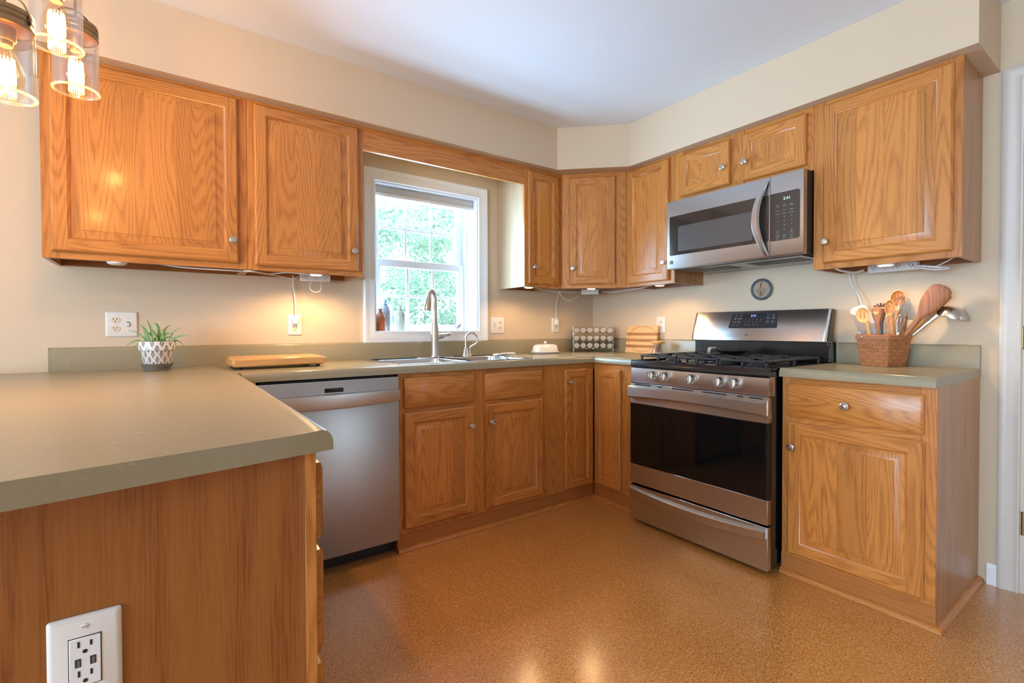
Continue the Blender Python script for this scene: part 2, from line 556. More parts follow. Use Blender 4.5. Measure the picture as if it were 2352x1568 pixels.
    def tube(s, pts, r, mat, n=8, loop=False):
        P = [Vector(p) for p in pts]
        R = r if isinstance(r, (list, tuple)) else [r] * len(P)
        rings = []
        t0 = None
        a = None
        for i, p in enumerate(P):
            if loop:
                d = (P[(i + 1) % len(P)] - P[i - 1])
            else:
                d = P[min(i + 1, len(P) - 1)] - P[max(i - 1, 0)]
            d.normalize()
            if a is None:
                h = Vector((0, 0, 1)) if abs(d.z) < .9 else Vector((1, 0, 0))
                a = h.cross(d).normalized()
            else:
                a = (a - d * a.dot(d)).normalized()
            b = d.cross(a)
            rings.append([p + (a * math.cos(2 * PI * k / n) + b * math.sin(2 * PI * k / n)) * R[i] for k in range(n)])
        return s.loft(rings, mat, True, loop=loop)

    def prism(s, poly, axis, a, b, mat, smooth=False, seed=None):
        f = {'z': lambda p, h: (p[0], p[1], h), 'x': lambda p, h: (h, p[0], p[1]), 'y': lambda p, h: (p[0], h, p[1])}[axis]
        r0 = [f(p, a) for p in poly]
        r1 = [f(p, b) for p in poly]
        return s.loft([r0, r1], mat, smooth, seed=seed)

    def text(s, body, size, mat, origin, xd, yd, align='CENTER'):
        vs, fs = text_geo(body, size, align)
        xd, yd, o = Vector(xd), Vector(yd), Vector(origin)
        return s.add([o + xd * p[0] + yd * p[1] for p in vs], fs, mat)

    def build(s, name, parent=None, loc=(0, 0, 0), rotz=0.0, fixn=True):
        me = bpy.data.meshes.new(name)
        me.from_pydata([tuple(p) for p in s.v], [], s.f)
        for m in s.mats:
            me.materials.append(m)
        me.polygons.foreach_set('material_index', s.m)
        me.polygons.foreach_set('use_smooth', s.sm)
        a = me.attributes.new('seed', 'FLOAT', 'FACE')
        a.data.foreach_set('value', s.sd)
        me.update()
        if fixn:
            import bmesh
            bm = bmesh.new()
            bm.from_mesh(me)
            bmesh.ops.remove_doubles(bm, verts=bm.verts, dist=1e-6)
            bmesh.ops.recalc_face_normals(bm, faces=bm.faces)
            bm.to_mesh(me)
            bm.free()
        try:
            me.set_sharp_from_angle(angle=math.radians(42))
        except Exception:
            pass
        ob = bpy.data.objects.new(name, me)
        COL.objects.link(ob)
        ob.location = loc
        ob.rotation_euler = (0, 0, rotz)
        if parent is not None:
            ob.parent = parent
        return ob


_tc = {}


def text_geo(body, size, align):
    k = (body, size, align)
    if k not in _tc:
        cu = bpy.data.curves.new('t', 'FONT')
        cu.body = body
        cu.size = size
        cu.align_x = align
        cu.align_y = 'CENTER'
        cu.resolution_u = 2
        ob = bpy.data.objects.new('t', cu)
        COL.objects.link(ob)
        dg = bpy.context.evaluated_depsgraph_get()
        me = bpy.data.meshes.new_from_object(ob.evaluated_get(dg))
        _tc[k] = ([tuple(v.co) for v in me.vertices], [tuple(p.vertices) for p in me.polygons])
        bpy.data.objects.remove(ob)
        bpy.data.curves.remove(cu)
        bpy.data.meshes.remove(me)
    return _tc[k]


def tag(o, label, cat, group=None):
    o['label'] = label
    o['category'] = cat
    if group:
        o['group'] = group
    return o


def thing(name, label, cat, loc=(0, 0, 0), rotz=0.0, group=None):
    o = bpy.data.objects.new(name, None)
    COL.objects.link(o)
    o.location = loc
    o.rotation_euler = (0, 0, rotz)
    o.empty_display_size = 0.05
    return tag(o, label, cat, group)


def struct(o):
    o['kind'] = 'structure'
    return o


def arc(cx, cy, r, a0, a1, n):
    return [(cx + r * math.cos(a0 + (a1 - a0) * k / n), cy + r * math.sin(a0 + (a1 - a0) * k / n)) for k in range(n + 1)]


def rrect(x0, x1, z0, z1, r, n=5):
    p = []
    for cx, cz, a in ((x1 - r, z1 - r, 0), (x0 + r, z1 - r, PI / 2), (x0 + r, z0 + r, PI), (x1 - r, z0 + r, 1.5 * PI)):
        p += arc(cx, cz, r, a, a + PI / 2, n)
    return p


def ell(c, a, b, ra, rb, n=20):
    c, a, b = Vector(c), Vector(a), Vector(b)
    return [c + a * ra * math.cos(2 * PI * k / n) + b * rb * math.sin(2 * PI * k / n) for k in range(n)]


def catmull(pts, n=6):
    P = [Vector(p) for p in pts]
    out = []
    for i in range(len(P) - 1):
        p0, p1, p2, p3 = P[max(i - 1, 0)], P[i], P[i + 1], P[min(i + 2, len(P) - 1)]
        for k in range(n):
            u = k / n
            out.append(0.5 * ((2 * p1) + (p2 - p0) * u + (2 * p0 - 5 * p1 + 4 * p2 - p3) * u * u + (3 * p1 - p0 - 3 * p2 + p3) * u ** 3))
    out.append(P[-1])
    return out


# ------------------------------------------------------------------ the room
CEIL, UB, UT = 2.437, 1.371, 2.158
WX0, WX1, WZ0, WZ1 = -1.838, -1.105, 1.078, 1.987      # window opening

b = MB()
b.box(-7.0, 0.9, -6.1, 0.2, -0.1, 0.0, M['cork'])
struct(b.build('floor'))
b = MB()
b.box(-7.2, 0.9, -6.3, 0.2, CEIL, CEIL + 0.1, M['ceil'])
struct(b.build('ceiling'))
b = MB()
for x0, x1, z0, z1 in ((-7.0, WX0, 0, CEIL), (WX1, 0.12, 0, CEIL), (WX0, WX1, 0, WZ0), (WX0, WX1, WZ1, CEIL)):
    b.box(x0, x1, 0.0, 0.2, z0, z1, M['wall'])
struct(b.build('wall_back'))
b = MB()
DY0, DY1, DZ = -2.432, -3.25, 2.095
b.box(0, 0.12, 0.0, DY0, 0, CEIL, M['wall'])
b.box(0, 0.12, DY0, DY1, DZ, CEIL, M['wall'])
b.box(0, 0.12, DY1, -4.5, 0, CEIL, M['wall'])
b.box(0, 0.12, -4.5, -6.1, 2.2, CEIL, M['wall'])
struct(b.build('wall_right'))
b = MB()
b.box(0.86, 0.90, -4.3, -6.25, 0, CEIL, M['oak_dark'])  # unseen dark walls, added so the dishwasher door reflects something darker
b.box(0.12, 0.90, -4.36, -4.30, 0, CEIL, M['oak_dark'])
b.box(0.12, 0.90, -6.25, -6.10, 0, CEIL, M['oak_dark'])
struct(b.build('wall_dark_added'))
b = MB()
for y0, y1, z0, z1 in ((0.2, -1.55, 0, CEIL), (-4.65, -6.3, 0, CEIL), (-1.55, -4.65, 0, 0.25), (-1.55, -4.65, 2.25, CEIL)):
    b.box(-7.15, -7.0, y0, y1, z0, z1, M['wall'])
struct(b.build('wall_left'))
b = MB()
for x0, x1, z0, z1 in ((-7.0, -0.86, 0, CEIL), (-0.38, 0.12, 0, CEIL), (-0.86, -0.38, 2.15, CEIL), (-0.86, -0.38, 0, 0.15)):
    b.box(x0, x1, -6.25, -6.1, z0, z1, M['wall'])
struct(b.build('wall_rear'))
b = MB()
b.prism([(-3.32, -0.001), (-3.32, -0.368), (-0.706, -0.368), (-0.362, -0.694), (-0.362, -2.358), (-0.001, -2.358), (-0.001, -0.001)], 'z', UT, CEIL - 0.0005, M['wall'])
struct(b.build('ceiling_soffit'))

# window over the sink --------------------------------------------------
win = thing('window_1', 'white double-hung window with six-over-six grilles over the sink', 'window')
struct(win)


def casing(parent, name, x0, x1, z0, z1, w, prof, mat, plane='y'):
    """picture-frame casing from a profile of (distance outward from the opening, height off the wall)"""
    b = MB()
    rings = []
    for d, h in prof:
        p = [(x0 - d, z0 - d), (x1 + d, z0 - d), (x1 + d, z1 + d), (x0 - d, z1 + d)]
        rings.append([(q[0], -h, q[1]) for q in p])
    b.loft(rings, mat, False, False, False)
    return b.build(name, parent)


casing(win, 'window_casing', WX0, WX1, WZ0, WZ1, 0.066,
       [(0, -0.002), (0, 0.014), (0.010, 0.016), (0.020, 0.013), (0.045, 0.016), (0.052, 0.021), (0.063, 0.022), (0.068, 0.018), (0.068, -0.002)], M['trim'])
b = MB()
b.box(WX0, WX0 + 0.012, 0.0, 0.20, WZ0 + 0.0041, WZ1 - 0.0121, M['trim'])
b.box(WX1 - 0.012, WX1, 0.0, 0.20, WZ0 + 0.0041, WZ1 - 0.0121, M['trim'])
b.box(WX0, WX1, 0.0, 0.20, WZ1 - 0.012, WZ1, M['trim'])
b.box(WX0, WX1, 0.0, 0.20, WZ0 - 0.002, WZ0 + 0.004, M['trim'])
b.build('window_jamb', win)
b = MB()
for x0, x1 in ((WX0 + 0.012, WX0 + 0.037), (WX1 - 0.037, WX1 - 0.012)):
    b.box(x0, x1, 0.155, 0.195, WZ0 + 0.004, WZ1 - 0.012, M['vinyl'])
    b.box(x0, x1, 0.122, 0.130, WZ0 + 0.004, WZ1 - 0.012, M['vinyl'])
b.build('window_track', win)


def sash(y0, y1, z0, z1, gz0, gz1, name):
    b = MB()
    X0, X1 = WX0 + 0.037, WX1 - 0.037
    G0, G1 = -1.750, -1.190
    for a in ((X0, G0, z0, z1), (G1, X1, z0, z1), (G0, G1, z0, gz0), (G0, G1, gz1, z1)):
        b.box(a[0], a[1], y0, y1, a[2], a[3], M['vinyl'], 0.003)
    ym = (y0 + y1) / 2
    for k in (1, 2):
        x = G0 + (G1 - G0) * k / 3
        b.box(x - 0.0085, x + 0.0085, ym - 0.006, ym + 0.006, gz0, gz1, M['vinyl'], 0.002)
    zm = (gz0 + gz1) / 2
    b.box(G0, G1, ym - 0.0055, ym + 0.0055, zm - 0.0085, zm + 0.0085, M['vinyl'], 0.002)
    o = b.build(name, win)
    g = MB()
    g.box(G0 - 0.004, G1 + 0.004, ym - 0.002, ym + 0.002, gz0 - 0.004, gz1 + 0.004, M['pane'])
    g.build('glass_pane', o)
    return o


sash(0.130, 0.158, WZ0 + 0.006, 1.540, 1.122, 1.492, 'lower_sash')
sash(0.160, 0.188, 1.500, WZ1 - 0.014, 1.545, 1.950, 'upper_sash')

sh = thing('window_shade', 'white cellular shade drawn up at the top of the sink window', 'window shade')
b = MB()
for k in range(5):
    z = 1.936 + k * 0.008
    b.prism([(0.040, z), (0.052, z + 0.004), (0.092, z + 0.004), (0.104, z), (0.092, z - 0.003), (0.052, z - 0.003)], 'x', WX0 + 0.018, WX1 - 0.018, M['shade'])
b.build('pleats', sh)
b = MB()
b.box(WX0 + 0.016, WX1 - 0.016, 0.042, 0.102, 1.972, 1.975, M['shade'])
b.box(WX0 + 0.016, WX1 - 0.016, 0.036, 0.108, 1.908, 1.932, M['white'], 0.005)
b.box(WX0 + 0.016, WX1 - 0.016, 0.044, 0.100, 1.9301, 1.974, M['shade'], 0.004)
b.build('bottom_rail', sh)
b = MB()
b.tube([(-1.50, 0.034, 1.912), (-1.495, 0.026, 1.903), (-1.47, 0.024, 1.899), (-1.445, 0.026, 1.903), (-1.44, 0.034, 1.912)], 0.003, M['white'])
b.build('pull_tab', sh)

# rear glazing of the dining room (seen only as reflections)
for nm, x0, x1, z0, z1 in (('door_2', -0.86, -0.38, 0.15, 2.15),):
    b = MB()
    for a in ((x0, x0 + .06, z0, z1), (x1 - .06, x1, z0, z1), (x0, x1, z0, z0 + .06), (x0, x1, z1 - .06, z1), ((x0 + x1) / 2 - .03, (x0 + x1) / 2 + .03, z0, z1)):
        b.box(a[0], a[1], -6.14, -6.10, a[2], a[3], M['vinyl'])
    struct(b.build(nm))
b = MB()
for a in ((-1.61, -1.55, .25, 2.25), (-4.65, -4.59, .25, 2.25), (-4.65, -1.55, .25, .31), (-4.65, -1.55, 2.19, 2.25), (-3.13, -3.07, .25, 2.25)):
    b.box(-7.05, -7.0, a[0], a[1], a[2], a[3], M['vinyl'])
struct(b.build('window_2'))

# door at the right edge --------------------------------------------------
dr = thing('door_1', 'cream panel door in a wide white casing at the right edge', 'door')
struct(dr)
b = MB()
cpf = [(0, 0.000), (0, 0.012), (0.006, 0.014), (0.012, 0.011), (0.030, 0.013), (0.040, 0.017), (0.052, 0.019), (0.060, 0.017), (0.064, 0.014), (0.064, 0.0)]


def casing_x(b, y_in, ys, z0, ztop, w_to):
    rings = []
    for d, h in cpf:
        y = y_in + d * ys
        rings.append([(-h, y, z0), (-h, y, ztop + d)])
    b.loft(rings, M['doorpaint'], False, closed=False)


casing_x(b, DY0 + 0.003, 1, 0, DZ, 0)
rings = []
for d, h in cpf:
    rings.append([(-h, DY0 + 0.003 + d, DZ + d), (-h, DY1 - d, DZ + d)])
b.loft(rings, M['doorpaint'], False, closed=False)
casing_x(b, DY1, -1, 0, DZ, 0)
b.build('door_casing', dr)
b = MB()
b.box(0.0, 0.12, DY0 - 0.012, DY0, 0, DZ, M['doorpaint'])
b.box(0.0, 0.12, DY1, DY1 + 0.012, 0, DZ, M['doorpaint'])
b.box(0.0, 0.12, DY1, DY0, DZ - 0.012, DZ, M['doorpaint'])
b.build('door_jamb', dr)
b = MB()
b.box(0.004, 0.040, DY1 + 0.014, DY0 - 0.015, 0.012, DZ - 0.014, M['doorpaint'], 0.002)
for z0, z1 in ((0.25, 0.95), (1.10, 1.95)):
    for y0, y1 in ((-3.10, -2.88), (-2.78, -2.56)):
        b.prism([(y0, z0), (y1, z0), (y1, z1), (y0, z1)], 'x', 0.0005, 0.006, M['doorpaint'])
b.build('door_slab', dr)
for z in (0.29, 0.80 + 0.25, 1.80):
    b = MB()
    b.box(-0.006, 0.010, DY0 - 0.021, DY0 + 0.006, z - 0.045, z + 0.045, M['brass'], 0.001)
    b.cyl((-0.008, DY0 - 0.008, z - 0.047), (-0.008, DY0 - 0.008, z + 0.047), 0.006, M['brass'], 10)
    b.build('hinge', dr)
b = MB()
b.box(-0.013, 0.0, -2.335, -2.3655, 0.0, 0.070, M['trim'])
b.prism([(0.0, 0.070), (-0.013, 0.070), (-0.009, 0.078), (-0.006, 0.087), (0.0, 0.089)], 'y', -2.335, -2.3655, M['trim'])
struct(b.build('baseboard_right'))

# outdoors ------------------------------------------------------------------
b = MB()
b.box(-15, 30, 0.25, 40, -0.6, -0.5, M['lawn'])
struct(b.build('lawn_ground'))


def tree(loc, h, r, n, label):
    tr = thing('tree', label, 'tree', loc, 0, 'trees beyond the window')
    b = MB()
    pts = catmull([(0, 0, 0), (0.03, 0.05, h * .08), (-0.02, 0, h * .15), (0.02, -0.02, h * .22)], 4)
    b.tube(pts, [0.13 * (1 - .75 * i / (len(pts) - 1)) for i in range(len(pts))], M['bark'], 8)
    b.build('trunk', tr)
    b = MB()
    clumps = []
    for k in range(70):
        a, u = random.random() * 2 * PI, random.random()
        z = h * (0.12 + 0.86 * random.random())
        rr = r * (0.25 + .75 * math.sqrt(u)) * (1 - 0.35 * abs(z / h - .5))
        clumps.append((math.cos(a) * rr, math.sin(a) * rr, z, 0.30 + .45 * random.random(), random.random()))
    for k in range(n):
        cx, cy, cz, cr, ct_ = clumps[k % len(clumps)]
        d = Vector((random.gauss(0, 1), random.gauss(0, 1), random.gauss(0, .8))).normalized() * cr * (random.random() ** .5)
        p = Vector((cx, cy, cz)) + d
        s_ = 0.035 + 0.04 * random.random()
        a = Vector((random.gauss(0, 1), random.gauss(0, 1), random.gauss(0, .6))).normalized()
        c_ = a.cross(Vector((random.gauss(0, 1), random.gauss(0, 1), random.gauss(0, 1)))).normalized()
        b.add([p - a * s_, p + c_ * s_ * .5, p + a * s_, p - c_ * s_ * .5], [(0, 1, 2, 3)], M['treeleaf'], False, .6 * random.random() + .4 * ct_)
    b.build('foliage', tr, fixn=False)


tree((0.7, 7.0, -0.5), 7.0, 1.9, 13000, 'pale leafy tree filling the left panes of the window')
tree((5.1, 7.6, -0.5), 8.0, 2.0, 13000, 'pale leafy tree filling the right panes of the window')
tree((4.4, 12.4, -0.5), 10.0, 2.4, 12000, 'tall tree behind the other two beyond the window')


# ------------------------------------------------------------------ cabinetry
def knob(parent, u, z, v=-0.020, label=None):
    b = MB()
    b.lathe([(0.0085, 0), (0.0085, 0.002), (0.0055, 0.004), (0.0050, 0.012), (0.0075, 0.015), (0.0145, 0.019), (0.0160, 0.0225), (0.0155, 0.0255), (0.0125, 0.0270), (0.0118, 0.0262), (0.0090, 0.0262), (0.0082, 0.0275), (0.0001, 0.0285)],
            M['nickel'], (u, v, z), (0, -1, 0), 24)
    o = b.build('knob', parent)
    if label:
        o['label'] = label
    return o


def door(parent, u0, u1, z0, z1, v=0.0, kn=None, fr=0.057, slope=0.030, name='door', t=0.020, loc=(0, 0, 0), rotz=0.0):
    """raised-panel door: frame mesh > panel, knob"""
    b = MB()
    e = 0.007

    def rect(i, h):
        return [(u0 + i, v - h, z0 + i), (u1 - i, v - h, z0 + i), (u1 - i, v - h, z1 - i), (u0 + i, v - h, z1 - i)]

    sv, sh_ = random.random(), random.random()
    oh, ov = M['oak_h'], M['oak_v']

    def ring(r0, r1):
        for k in range(4):
            k2 = (k + 1) % 4
            b.add([r0[k], r0[k2], r1[k2], r1[k]], [(0, 1, 2, 3)], oh if k in (0, 2) else ov, False, (sh_ + .31 * k) % 1 if k in (0, 2) else (sv + .27 * k) % 1)

    ring(rect(0, 0.0005), rect(0, t - 0.007))
    ring(rect(0, t - 0.007), rect(0.002, t - 0.005))
    ring(rect(0.002, t - 0.005), rect(e, t))
    # flat members: stiles run full height, rails between
    f = fr - 0.009
    V = v - t
    for a, c_, sd in ((u0 + e, u0 + f, .27 * 3), (u1 - f, u1 - e, .27)):
        b.quad((a, V, z0 + e), (c_, V, z0 + e), (c_, V, z1 - e), (a, V, z1 - e), ov, (sv + sd) % 1)
    for a, c_, sd in ((z0 + e, z0 + f, 0), (z1 - f, z1 - e, .62)):
        b.quad((u0 + f, V, a), (u1 - f, V, a), (u1 - f, V, c_), (u0 + f, V, c_), oh, (sh_ + sd) % 1)
    ring(rect(f, t), rect(f + 0.002, t - 0.003))
    ring(rect(f + 0.002, t - 0.003), rect(f + 0.0055, t - 0.0042))
    ring(rect(f + 0.0055, t - 0.0042), rect(fr, t - 0.0095))
    o = b.build(name, parent, loc, rotz)
    b2 = MB()
    sd = random.random() * 9
    for i0, h0, i1, h1 in ((fr, t - 0.0095, fr + 0.003, t - 0.0095), (fr + 0.003, t - 0.0095, fr + slope, t - 0.0030), (fr + slope, t - 0.0030, fr + slope + 0.001, t - 0.0012)):
        r0, r1 = rect(i0, h0), rect(i1, h1)
        for k in range(4):
            k2 = (k + 1) % 4
            b2.add([r0[k], r0[k2], r1[k2], r1[k]], [(0, 1, 2, 3)], M['oak_p'], False, sd)
    b2.add(rect(fr + slope + 0.001, t - 0.0012), [(0, 1, 2, 3)], M['oak_p'], False, sd)
    b2.build('raised_panel', o)
    if kn:
        knob(o, kn[0], kn[1], v - t)
    return o


def drawer(parent, u0, u1, z0, z1, v=0.0, kn=None, t=0.020, name='drawer_front'):
    b = MB()
    sd = random.random()
    R = lambda i, h: [(u0 + i, v - h, z0 + i), (u1 - i, v - h, z0 + i), (u1 - i, v - h, z1 - i), (u0 + i, v - h, z1 - i)]
    rs = [R(0, 0.0005), R(0, t - 0.008), R(0.003, t - 0.005), R(0.012, t)]
    for a, c_ in zip(rs, rs[1:]):
        for k in range(4):
            k2 = (k + 1) % 4
            b.add([a[k], a[k2], c_[k2], c_[k]], [(0, 1, 2, 3)], M['oak_h'], False, sd)
    b.add(rs[-1], [(0, 1, 2, 3)], M['oak_h'], False, sd)
    o = b.build(name, parent)
    if kn:
        knob(o, kn[0], kn[1], v - t)
    return o


def face_frame(parent, stiles, rails, z0, z1, v0=0.0, v1=0.019):
    b = MB()
    for a, c_ in stiles:
        b.box(a, c_, v0, v1, z0, z1, M['oak_v'], 0.0008)
    for a, c_, r0, r1 in rails:
        b.box(a, c_, v0 + 0.0003, v1, r0, r1, M['oak_h'], 0.0008)
    return b.build('face_frame', parent)


def upper(name, label, loc, rotz, w, stiles, doors, z0=UB, z1=UT, side_l='oak_side', side_r='oak_side', depth=0.3025, lip=0.024):
    t = thing(name, label, 'cabinet', loc, rotz, 'oak wall cabinets')
    b = MB()
    b.box(0.0005, 0.016, 0.019, depth, z0, z1 - 0.001, M[side_l])
    b.box(w - 0.016, w - 0.0005, 0.019, depth, z0, z1 - 0.001, M[side_r])
    b.box(0.016, w - 0.016, 0.019, depth, z0 + lip, z0 + lip + 0.012, M['oak_dark'])
    b.box(0.016, w - 0.016, 0.019, depth, z1 - 0.014, z1 - 0.001, M['oak_dark'])
    b.box(0.016, w - 0.016, depth - 0.012, depth, z0 + 0.002, z1 - 0.014, M['oak_dark'])
    b.build('carcass', t)
    inner = [(stiles[i][1], stiles[i + 1][0]) for i in range(len(stiles) - 1)]
    rails = []
    for a, c_ in inner:
        rails += [(a, c_, z0, z0 + 0.040), (a, c_, z1 - 0.034, z1 - 0.0005)]
    face_frame(t, stiles, rails, z0, z1 - 0.0005)
    for d in doors:
        door(t, d[0], d[1], d[2], d[3], kn=d[4])
    return t


FU = -0.3044     # face of the uppers
cabs = []
# two left uppers
x0 = -3.240
upper('wall_cabinet', 'widest oak wall cabinet, one broad door, above the plant and behind the pendant lamps', (x0, FU, 0), 0, 0.694,
      [(0, 0.050), (0.640, 0.694)], [(0.029, 0.657, 1.397, 2.141, (0.633, 1.495))])
x0 = -2.545
upper('wall_cabinet', 'square-doored oak wall cabinet immediately left of the window', (x0, FU, 0), 0, 0.541,
      [(0, 0.045), (0.498, 0.541)], [(0.029, 0.512, 1.394, 2.139, (0.483, 1.494))], side_r='oak_side')
# narrow one right of the window
x0 = -0.936
upper('wall_cabinet', 'narrow oak wall cabinet with a pale bare side facing the window', (x0, FU, 0), 0, 0.324,
      [(0, 0.042), (0.278, 0.324)], [(0.024, 0.286, 1.391, 2.131, (0.060, 1.498))], side_l='oak_pale')
# diagonal corner
L = 0.4357
dg_ = thing('corner_wall_cabinet', 'diagonal oak wall cabinet set across the corner of the room', 'cabinet', (-0.612, FU, 0), -PI / 4, 'oak wall cabinets')
b = MB()
s2 = math.sqrt(.5)
# outline in local coordinates (front edge on v=0)
toL = lambda x, y: ((x + 0.612) * s2 - (y - FU) * s2, (x + 0.612) * s2 + (y - FU) * s2)
poly = [toL(*q) for q in ((-0.6115, FU - 0.0), (-0.6115, -0.002), (-0.002, -0.002), (-0.002, -0.6115), (FU, -0.6115))]
poly = [(p[0], max(p[1], 0.0195)) if p[1] < 0.02 else p for p in poly]
b.prism(poly, 'z', UB + 0.022, UT - 0.001, M['oak_dark'])
b.build('carcass', dg_)
face_frame(dg_, [(0.0005, 0.068), (L - 0.085, L - 0.0005)], [(0.068, L - 0.085, UB, UB + 0.040), (0.068, L - 0.085, UT - 0.034, UT - 0.0005)], UB, UT - 0.0005)
door(dg_, 0.052, 0.366, 1.397, 2.128, kn=(0.077, 1.505))
# right wall
R90 = -PI / 2
upper('wall_cabinet', 'oak wall cabinet between the diagonal corner cabinet and the microwave', (FU, -0.6125, 0), R90, 0.384,
      [(0, 0.040), (0.340, 0.384)], [(0.021, 0.349, 1.391, 2.143, (0.3235, 1.502))])
mwc = upper('wall_cabinet', 'short oak wall cabinet with two small doors above the microwave', (FU, -0.997, 0), R90, 0.777,
            [(0, 0.058), (0.352, 0.438), (0.735, 0.777)],
            [(0.042, 0.361, 1.885, 2.132, (0.328, 1.983)), (0.431, 0.748, 1.882, 2.132, (0.451, 1.979))], z0=1.852)
upper('wall_cabinet', 'large single-door oak wall cabinet at the right end above the utensil basket', (FU, -1.7745, 0), R90, 0.532,
      [(0, 0.052), (0.490, 0.532)], [(0.045, 0.506, 1.397, 2.137, (0.060, 1.495))])
# small cleats under / over the exposed end of the right cabinet
vb = MB()
vb.box(-2.0035, -0.9365, FU, FU + 0.019, 2.037, UT - 0.0005, M['oak_h'], 0.001)
tag(vb.build('wood_valance'), 'plain oak valance board bridging the two cabinets above the window', 'valance')

# ----- base cabinets
FB, BT, BB = -0.612, 0.8775, 0.089


def toe(parent, u0, u1, v=0.006, end_l=False, end_r=False, depth=0.6):
    b = MB()
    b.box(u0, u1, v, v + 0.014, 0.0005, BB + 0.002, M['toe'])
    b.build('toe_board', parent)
    b = MB()
    b.prism([(v, 0.0008), (v - 0.021, 0.0008), (v - 0.0205, 0.007), (v - 0.017, 0.014), (v - 0.010, 0.0195), (v, 0.021)], 'x', u0, u1 + (0.02 if end_r else 0), M['oak_h'])
    if end_r:
        b.prism([(u1, 0.0008), (u1 + 0.021, 0.0008), (u1 + 0.0205, 0.007), (u1 + 0.017, 0.014), (u1 + 0.010, 0.0195), (u1, 0.021)], 'y', v - 0.020, depth, M['oak_d'])
    b.build('shoe_moulding', parent)


# sink base
sb = thing('sink_base_cabinet', 'oak base cabinet under the sink with two false drawers and two doors', 'cabinet', (-1.944, FB, 0), 0, 'oak base cabinets')
b = MB()
b.box(0.001, 0.017, 0.019, 0.60, 0.0, BT, M['oak_side'])
b.box(0.900, 0.9165, 0.019, 0.60, 0.0, BT, M['oak_side'])
b.box(0.017, 0.900, 0.019, 0.60, BB, BB + 0.016, M['oak_dark'])
b.box(0.017, 0.900, 0.59, 0.60, BB, BT, M['oak_dark'])
b.build('carcass', sb)
face_frame(sb, [(0, 0.046), (0.412, 0.508), (0.874, 0.917)],
           [(0.046, 0.412, BB, 0.130), (0.508, 0.874, BB, 0.130), (0.046, 0.412, 0.672, 0.716), (0.508, 0.874, 0.672, 0.716), (0.046, 0.412, 0.840, BT), (0.508, 0.874, 0.840, BT)], BB, BT)
drawer(sb, 0.028, 0.426, 0.706, 0.853, name='false_drawer_front')
drawer(sb, 0.495, 0.892, 0.704, 0.851, name='false_drawer_front')
door(sb, 0.026, 0.424, 0.113, 0.682, kn=(0.399, 0.580))
door(sb, 0.496, 0.897, 0.113, 0.682, kn=(0.526, 0.586))
toe(sb, -0.004, 0.917)

# corner base
cb = thing('corner_base_cabinet', 'oak corner base cabinet with a folding pair of narrow doors', 'cabinet', (-1.0265, FB, 0), 0, 'oak base cabinets')
b = MB()
b.prism([(0.001, 0.0195), (0.001, 0.60), (1.02, 0.60), (1.02, -0.383), (0.434, -0.383), (0.434, 0.0195)], 'z', 0.003, BB, M['oak_dark'])
b.prism([(0.001, 0.0195), (0.001, 0.60), (1.02, 0.60), (1.02, -0.383), (0.434, -0.383), (0.434, 0.0195)], 'z', BB, BT, M['oak_side'])
b.build('carcass', cb)
face_frame(cb, [(0.0005, 0.170)], [(0.170, 0.414, BB, 0.118), (0.170, 0.414, 0.832, BT)], BB, BT)
b = MB()
b.box(0.4150, 0.434, -0.383, -0.225, BB, BT, M['oak_v'], 0.0008)
b.box(0.4155, 0.434, -0.225, 0.0, BB, 0.118, M['oak_d'], 0.0008)
b.box(0.4155, 0.434, -0.225, 0.0, 0.832, BT, M['oak_d'], 0.0008)
b.build('side_face_frame', cb)
door(cb, 0.156, 0.3935, 0.101, 0.842, kn=(0.188, 0.764), fr=0.055, slope=0.028, v=0.0)
door(cb, 0.021, 0.236, 0.104, 0.842, fr=0.055, slope=0.028, loc=(0.4145, 0.0, 0), rotz=-PI / 2)
b = MB()
b.box(0.160, 0.4145, 0.0005, 0.0185, 0.119, 0.831, M['oak_dark'])
b.build('recess', cb)
b = MB()
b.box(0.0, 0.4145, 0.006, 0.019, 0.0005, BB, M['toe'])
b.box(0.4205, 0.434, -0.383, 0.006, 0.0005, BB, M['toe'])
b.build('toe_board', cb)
b = MB()
pr = [(0, 0.0008), (0.021, 0.0008), (0.0205, 0.007), (0.017, 0.014), (0.010, 0.0195), (0, 0.021)]
b.prism([(0.006 - d, h) for d, h in pr], 'x', 0.0, 0.4205, M['oak_h'])
b.prism([(0.4205 - d, h) for d, h in pr], 'y', -0.383, 0.0, M['oak_d'])
b.build('shoe_moulding', cb)

# right base
rb = thing('base_cabinet', 'oak base cabinet right of the range with one drawer over one door', 'cabinet', (FB, -1.778, 0), R90, 'oak base cabinets')
b = MB()
b.box(0.001, 0.017, 0.019, 0.608, 0.0, BT, M['oak_side'])
b.box(0.512, 0.529, 0.0192, 0.608, 0.0, BT, M['oak_side'])
b.box(0.017, 0.512, 0.019, 0.608, BB, BB + 0.016, M['oak_dark'])
b.box(0.017, 0.512, 0.59, 0.608, BB, BT, M['oak_dark'])
b.build('carcass', rb)
face_frame(rb, [(0, 0.045), (0.484, 0.529)], [(0.045, 0.484, BB, 0.130), (0.045, 0.484, 0.672, 0.716), (0.045, 0.484, 0.838, BT)], BB, BT)
drawer(rb, 0.024, 0.495, 0.704, 0.850, kn=(0.254, 0.779))
door(rb, 0.028, 0.498, 0.103, 0.680, kn=(0.051, 0.575))
toe(rb, -0.004, 0.529, v=0.004, end_r=True, depth=0.605)

